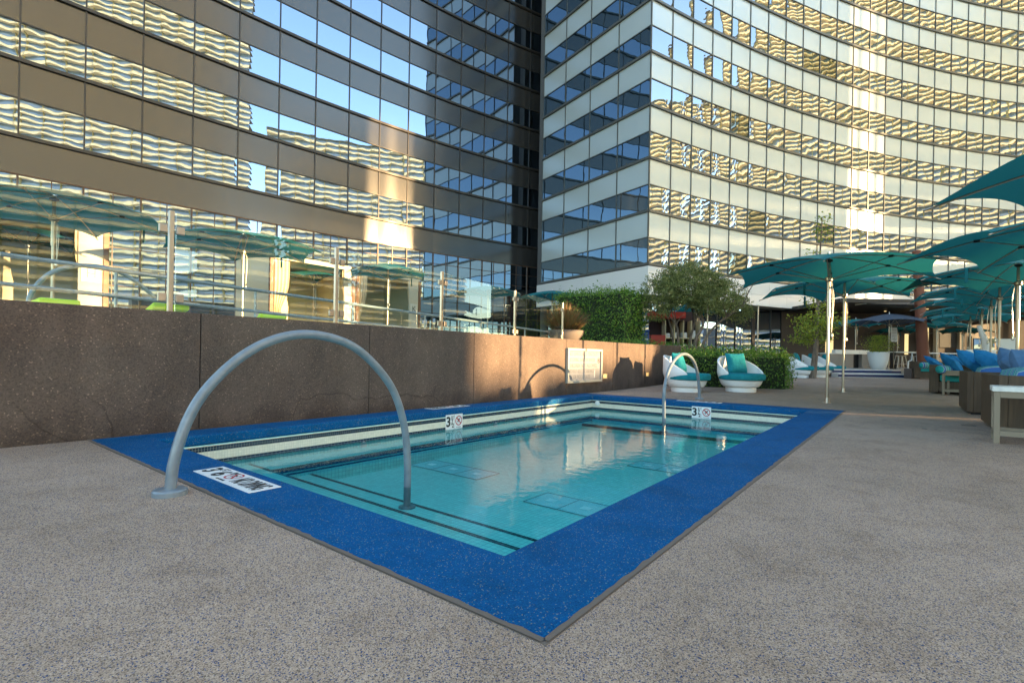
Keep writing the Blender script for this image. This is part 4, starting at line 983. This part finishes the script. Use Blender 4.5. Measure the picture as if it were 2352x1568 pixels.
def side_table(name, lab, x, y, z, w_, d_, h, rz, mtop):
    t = thing(name, lab, 'side table', (x, y, z), rz, 'white side tables'); q = .055
    b = MB(); b.box(-.015, w_+.015, -.015, d_+.015, h-.06, h); b.build('table_top', mtop, t, bevel=.006)
    for i in (0, w_-q):
        for j in (0, d_-q): b = MB(); b.box(i, i+q, j, j+q, 0, h-.06); b.build('leg', m_tan, t, bevel=.004)
    b = MB(); b.box(q, w_-q, 0, q, h-.13, h-.06); b.box(q, w_-q, d_-q, d_, h-.13, h-.06); b.box(0, q, q, d_-q, h-.13, h-.06); b.box(w_-q, w_, q, d_-q, h-.13, h-.06); b.build('apron', m_tan, t)
    b = MB(); b.box(q, w_-q, 0, q, .09, .15); b.box(q, w_-q, d_-q, d_, .09, .15); b.box(0, q, q, d_-q, .09, .15); b.box(w_-q, w_, q, d_-q, .09, .15); b.build('stretcher', m_tan, t)
side_table('side_table', 'taupe framed side table with pale stone top at the right edge', .80, 8.12, 0, .75, .5, .665, RD(-3), m_stone)
P = at(2163, 906, 13.55); side_table('side_table', 'plain pale side table between the daybed and the wicker sofa', P.x, P.y, deckz(P.y), .6, .45, .66, RD(-18), m_tan)

# ------------------------------------------------------------------ bar side: steps, platform, pot, counter, mast
fr_ = V((Fv.x, Fv.y, 0)).normalized(); rt = V((R0.x, R0.y, 0))
SL, SR = at(1925, 866, 23.3), at(2085, 868, 23.9); SL.z = SR.z = 0
dS = (SR-SL).normalized(); bS = V((-dS.y, dS.x, 0))
b = MB()
def sheet(b, o, l, dpt, z0, z1): b.obox(o+dS*l/2+bS*dpt/2+V((0, 0, (z0+z1)/2)), dS*l/2, bS*dpt/2, V((0, 0, (z1-z0)/2)))
LS = (SR-SL).length
sheet(b, SL-dS*9+bS*.7, LS+24, 30, 0, .575); b.build('bar_platform', m_terr, kind='structure')
b = MB(); st = thing('entry_steps', 'two broad steps with navy risers and white treads up to the bar', 'steps')
for k in range(2):
    b = MB(); sheet(b, SL+bS*.35*k, LS, .4, 0 if k == 0 else .385, .385+.187*k-.006); b.build('tread', m_fascia, st)
    b = MB(); sheet(b, SL+bS*(.35*k-.012), LS, .012, .225+.187*k, .345+.187*k); b.build('riser', mat('navy riser', (.006, .02, .085), .5), st)
PZ = .575
def front(name, lab, cat, x, y, d, z=PZ, grp=None):
    P = at(x, y, d); return thing(name, lab, cat, (P.x, P.y, z), YAW, grp)
t = front('planter_pot', 'big white tapered planter pot with a feathery green bush', 'planter', 2017, 846, 25.2)
b = MB(); b.lathe([(.29, 0), (.36, .2), (.43, .5), (.465, .86), (.43, .87), (.42, .8), (0, .8)], 36, cap=False); b.build('pot', mat('white pot', (.60, .59, .56), .55), t, smooth='auto')
b = MB()
for _ in range(2200):
    d = V((random.gauss(0, .45), random.gauss(0, .45), 0)); z = 1.25+random.uniform(-.45, .45); leafquads(b, V((d.x*.55*(1.3-abs(z-1.2)), d.y*.55*(1.3-abs(z-1.2)), z)), .07)
b.build('bush', m_young, t)
t = front('bar_counter', 'long taupe bar counter with a white top behind the lounge chairs', 'counter', 1950, 846, 29)
b = MB(); b.box(-1.35, .25, 0, .6, 0, .80); b.box(.75, 1.5, 0, .6, 0, .8); b.build('front', mat('taupe stone', (.27, .23, .19), .6), t); b = MB(); b.box(.25, .75, .3, .6, 0, .8); b.build('recess', m_black, t)
b = MB(); b.box(-1.4, 1.5, -.03, .65, .80, .86); b.box(-.6, 1.4, .3, .65, .86, 1.05); b.build('worktop', mat('white counter', (.7, .66, .58), .4), t)
bw = thing('bar_pavilion', 'dark open fronted bar interior under the white fascia', 'building', (*at(2060, 840, 39).to_2d(), PZ), YAW)
m_brown = mat('dark brown wall', (.045, .025, .014), .6); m_warm = mat('lit alcove', (.8, .6, .3), .6); bs(m_warm).inputs['Emission Color'].default_value = (1, .72, .32, 1); bs(m_warm).inputs['Emission Strength'].default_value = .11
b = MB(); b.box(-9, 13, 0, .3, 0, 4.4); b.build('back_wall', m_brown, bw); b = MB(); b.box(-9, 13, -7, .3, 4.15, 4.4); b.build('ceiling', m_black, bw)
for x, w2, h0, h1 in ((.55, .28, 1.0, 2.6), (2.0, .40, 1.3, 3.1), (-5.6, .6, .6, 2.2)):
    b = MB(); b.box(x, x+w2, -.05, -.02, h0, h1); b.build('lit_alcove', m_warm, bw)
for x, w2 in ((1.55, .28), (2.75, .25), (4.6, .14)):
    b = MB(); b.box(x, x+w2, -.3, -.02, 0, 4.1); b.build('pilaster', mat('pale pilaster', (.42, .37, .3), .7), bw)
b = MB(); b.box(3.2, 4.4, -.12, -.03, 1.6, 2.7); b.build('screen', m_black, bw)
b = MB(); b.box(5.7, 7.6, -.1, -.02, 0, 2.5); b.build('door_frame', mat('door frame', (.11, .08, .05), .5), bw); b = MB(); b.box(5.85, 7.45, -.13, -.1, 0, 2.35); b.build('door_glass', m_winB, bw)
for k, (x, z) in enumerate(((-3.2, 3.9), (-1.0, 4.0), (-2.1, 3.8))):
    b = MB(); b.lathe([(.07, 0), (.07, .05)], 12, c=(x, -3-k, z+.1)); b.build('downlight', m_warm, bw)
t = front('notice_stand', 'white notice on a slim stand beside the slate umbrella', 'sign', 2052, 846, 26.4)
b = MB(); b.box(-.012, .012, -.012, .012, 0, 1.6); b.build('stand', m_tan, t); b = MB(); b.box(-.15, .15, -.02, .02, 1.45, 2.2); b.build('board', m_signwhite, t)
b = MB(); [b.box(-.12, .12, -.0215, -.0205, 1.52+.075*k, 1.545+.075*k) for k in range(8)]; b.build('printed_lines', mat('grey print', (.3, .3, .34), .6), t)
def high_table(x, d, w_, lab):
    t = front('high_table', lab, 'table', x, 846, d, grp='bar tables'); b = MB(); b.box(-w_/2, w_/2, -.35, .35, .92, .98); b.build('table_top', m_stone, t)
    for i in (-w_/2+.1, w_/2-.1): b = MB(); b.box(i-.03, i+.03, -.3, .3, 0, .92); b.build('leg', m_dark, t)
high_table(2085, 28.5, 1.9, 'pale topped high table left of the brown mast'); high_table(2185, 30, 3.2, 'long pale high table right of the brown mast')
def stool(x, d, lab, rz=0, orange=False):
    t = front('bar_stool', lab, 'stool', x, 848, d, grp='metal bar stools'); b = MB(); b.lathe([(.16, .70), (.17, .73), (.15, .745)], 18); b.build('seat', m_steel, t, smooth='auto')
    for k in range(4):
        a = pi/4+k*pi/2; b = MB(); b.tube([(cos(a)*.13, sin(a)*.13, .71), (cos(a)*.24, sin(a)*.24, 0)], [.018, .014], 6); b.build('leg', m_steel, t)
    b = MB(); b.lathe([(.19, .28), (.2, .29), (.19, .3)], 16, cap=False); b.build('foot_ring', m_steel, t)
stool(2064, 26.5, 'metal stool just right of the slate umbrella pole'); stool(2072, 26.8, 'metal stool in front of the pale high table')
stool(2098, 28, 'metal stool by the white handrail'); stool(2165, 29, 'metal stool right of the mast foot'); stool(2190, 29.3, 'metal stool behind the blue pillows')
t = front('step_handrail', 'white zigzag handrail at the top of the blue steps', 'handrail', 2088, 852, 24.8, .4)
b = MB(); b.tube([(-.05, 0, 0), (-.05, 0, .60), (.12, 0, .66), (.38, .3, 1.0), (.62, .3, 1.0), (.62, .3, 0)], .024, 8); b.build('rail', m_signwhite, t, smooth='auto')
B_, T_ = at(2124, 842, 25), at(2105, 576, 24.2); mp_ = thing('leaning_mast', 'leaning rust brown tapered steel mast holding the shade sail', 'mast', (B_.x, B_.y, .2))
b = MB(); d = T_-V((B_.x, B_.y, .2)); b.tube([d*(i/8) for i in range(9)]+[d*1.004], [.27-.012*i for i in range(9)]+[.10], 24); b.build('shaft', m_mast, mp_, smooth='auto')
b = MB(); q = d*.76; b.tube([q, q+rt*.5-V((0, 0, .25)), q+rt*1.1-V((0, 0, .22))], .03, 6); b.build('bracket', m_dark, mp_)
t = thing('shade_sail', 'dark triangular shade sail stretched to the brown mast', 'shade sail')
a_, c_, e_ = at(1990, 697, 27), T_-V((0, 0, 2.6)), at(2215, 690, 34)
b = MB(); b.grid(lambda u, v: a_.lerp(c_, u).lerp(a_.lerp(e_, u), v)-V((0, 0, .25*sin(pi*u)*sin(pi*v))), 10, 10); b.build('cloth', mat('dark sail cloth', (.05, .045, .04), .8), t, smooth=True)
b = MB(); b.tube([a_, at(1965, 700, 29)], .02, 6); b.build('turnbuckle', m_steel, t)
t = front('curved_post', 'white curved tapering post behind the blue pillows', 'post', 2270, 850, 18, .2)
b = MB(); pts = smooth_path([(.12, 0, 0), (.02, 0, .8), (-.12, 0, 1.5), (-.38, 0, 2.1)], 6); b.tube(pts, [.14-.09*(i/len(pts))**2 for i in range(len(pts))], 14); b.build('shaft', m_white, t, smooth='auto')
b = MB(); b.box(-.8, .25, -.03, .03, 1.12, 1.24); b.box(.25, 2.2, -.02, .02, 1.2, 1.25); b.build('crossbar', m_white, t, bevel=.01)
t = front('sling_chair', 'white sling deck chair at the far right behind the pillows', 'chair', 2320, 850, 16, .2)
b = MB(); b.obox((0, 0, 1.0), (.30, 0, 0), (-.02, .16, .55), (0, .02, 0)); b.build('sling', mat('white mesh', (.6, .58, .52), .8), t)
for i in (-.32, .32): b = MB(); b.tube([(i-.05, -.35, 0), (i+.02, .2, 1.6)], .022, 8); b.build('frame', m_white, t, smooth='auto')
t = front('pool_house', 'low lilac grey building at the far right edge', 'building', 2330, 850, 40, .1)
b = MB(); b.box(-4.2, 12, 0, 5, 0, 2.9); b.build('wall', mat('lilac stucco', (.30, .26, .26), .8), t); b = MB(); b.box(-4.4, 12, -.3, 5.3, 2.9, 3.05); b.build('roof', m_tan, t)
b = MB(); b.box(.3, 2.6, -.04, .02, 1.3, 2.0); b.build('window', m_winB, t)

# ------------------------------------------------------------------ towel hut behind the olive tree
hut = thing('towel_hut', 'red topped towel hut with shelves behind the olive tree', 'kiosk', (*at(1545, 790, 25).to_2d(), TZ-.3), YAW)
m_redp = mat('red paint', (.40, .03, .015), .5); m_shelf = mat('pale shelf', (.6, .5, .28), .6)
b = MB(); b.box(-1.0, 1.4, .7, .8, 0, 2.4); b.build('back_wall', mat('dark hut lining', (.03, .012, .01), .7), hut); b = MB(); b.box(-1.1, .6, -.1, .8, 2.0, 2.3); b.build('roof', m_redp, hut)
b = MB(); b.box(-1.1, -.4, -.1, .6, 0, 1.15); b.build('counter', m_redp, hut)
b = MB(); [b.box(-.35, 1.4, .1, .7, z, z+.04) for z in (.35, 1.0)]; [b.box(x, x+.04, .1, .7, 0, 1.9) for x in (-.35, .1, .55, .95, 1.38)]; b.build('shelving', m_shelf, hut)
k_ = 0
for x in (-.2, .25, .66, 1.08):
    for z in (.39, 1.04):
        tw = MB(); n = random.randint(4, 7)
        for i in range(n): tw.box(-.13, .13, -.2, .2, i*.055, i*.055+.05)
        P = hut.location+rt*x+fr_*.4+V((0, 0, z)); o = tw.build('towel_stack', mat('towel', (.72, .70, .66), .95), label='stack of folded white towels on the hut shelves', cat='towels', group='folded towel stacks in the hut', bevel=.015); o.location = P; o.rotation_euler = (0, 0, YAW)
t = front('towel_bin', 'tall blue bin between the hedge and the red hut', 'bin', 1475, 790, 24, TZ-.3)
b = MB(); b.box(-.26, .26, -.3, .3, 0, 1.25); b.build('body', mat('blue bin', (.004, .05, .26), .45), t, bevel=.05); b = MB(); b.box(-.27, .27, -.31, .31, 1.25, 1.33); b.build('lid', mat('blue lid', (.01, .07, .3), .4), t, bevel=.03)
b = MB(); b.box(.02, .20, -.305, -.301, .85, .92); b.build('slot_label', m_signwhite, t)
t = front('red_ball', 'round red float on the shelf end of the hut', 'float', 1630, 785, 25, 1.35)
b = MB(); b.lathe([(0, -.24)]+[(.24*sin(pi*i/10), -.24*cos(pi*i/10)) for i in range(1, 10)]+[(0, .24)], 20, cap=False); b.build('ball', m_redp, t, smooth=True)
for k, (px, d) in enumerate(((1624, 22), (1740, 22.5))):
    P = at(px, 790, d); t = thing('bollard_pole', ('slim steel pole glowing in the sun right of the olive trunk', 'slim steel pole in front of the shop windows')[k], 'pole', (P.x, P.y, .2), 0, 'slim steel poles'); b = MB(); b.tube([(0, 0, 0), (0, 0, 3.2)], .035, 10); b.build('shaft', m_alum, t, smooth='auto')

# ------------------------------------------------------------------ render settings
S.view_settings.view_transform = 'Standard'; S.view_settings.look = 'None'; S.view_settings.exposure = 3.2; S.view_settings.gamma = 1
S.view_settings.use_curve_mapping = False
c = S.cycles; c.use_denoising = True; c.max_bounces = 10; c.diffuse_bounces = 3; c.glossy_bounces = 6; c.transmission_bounces = 4; c.transparent_max_bounces = 14
c.caustics_reflective = False; c.caustics_refractive = False; c.sample_clamp_indirect = 6
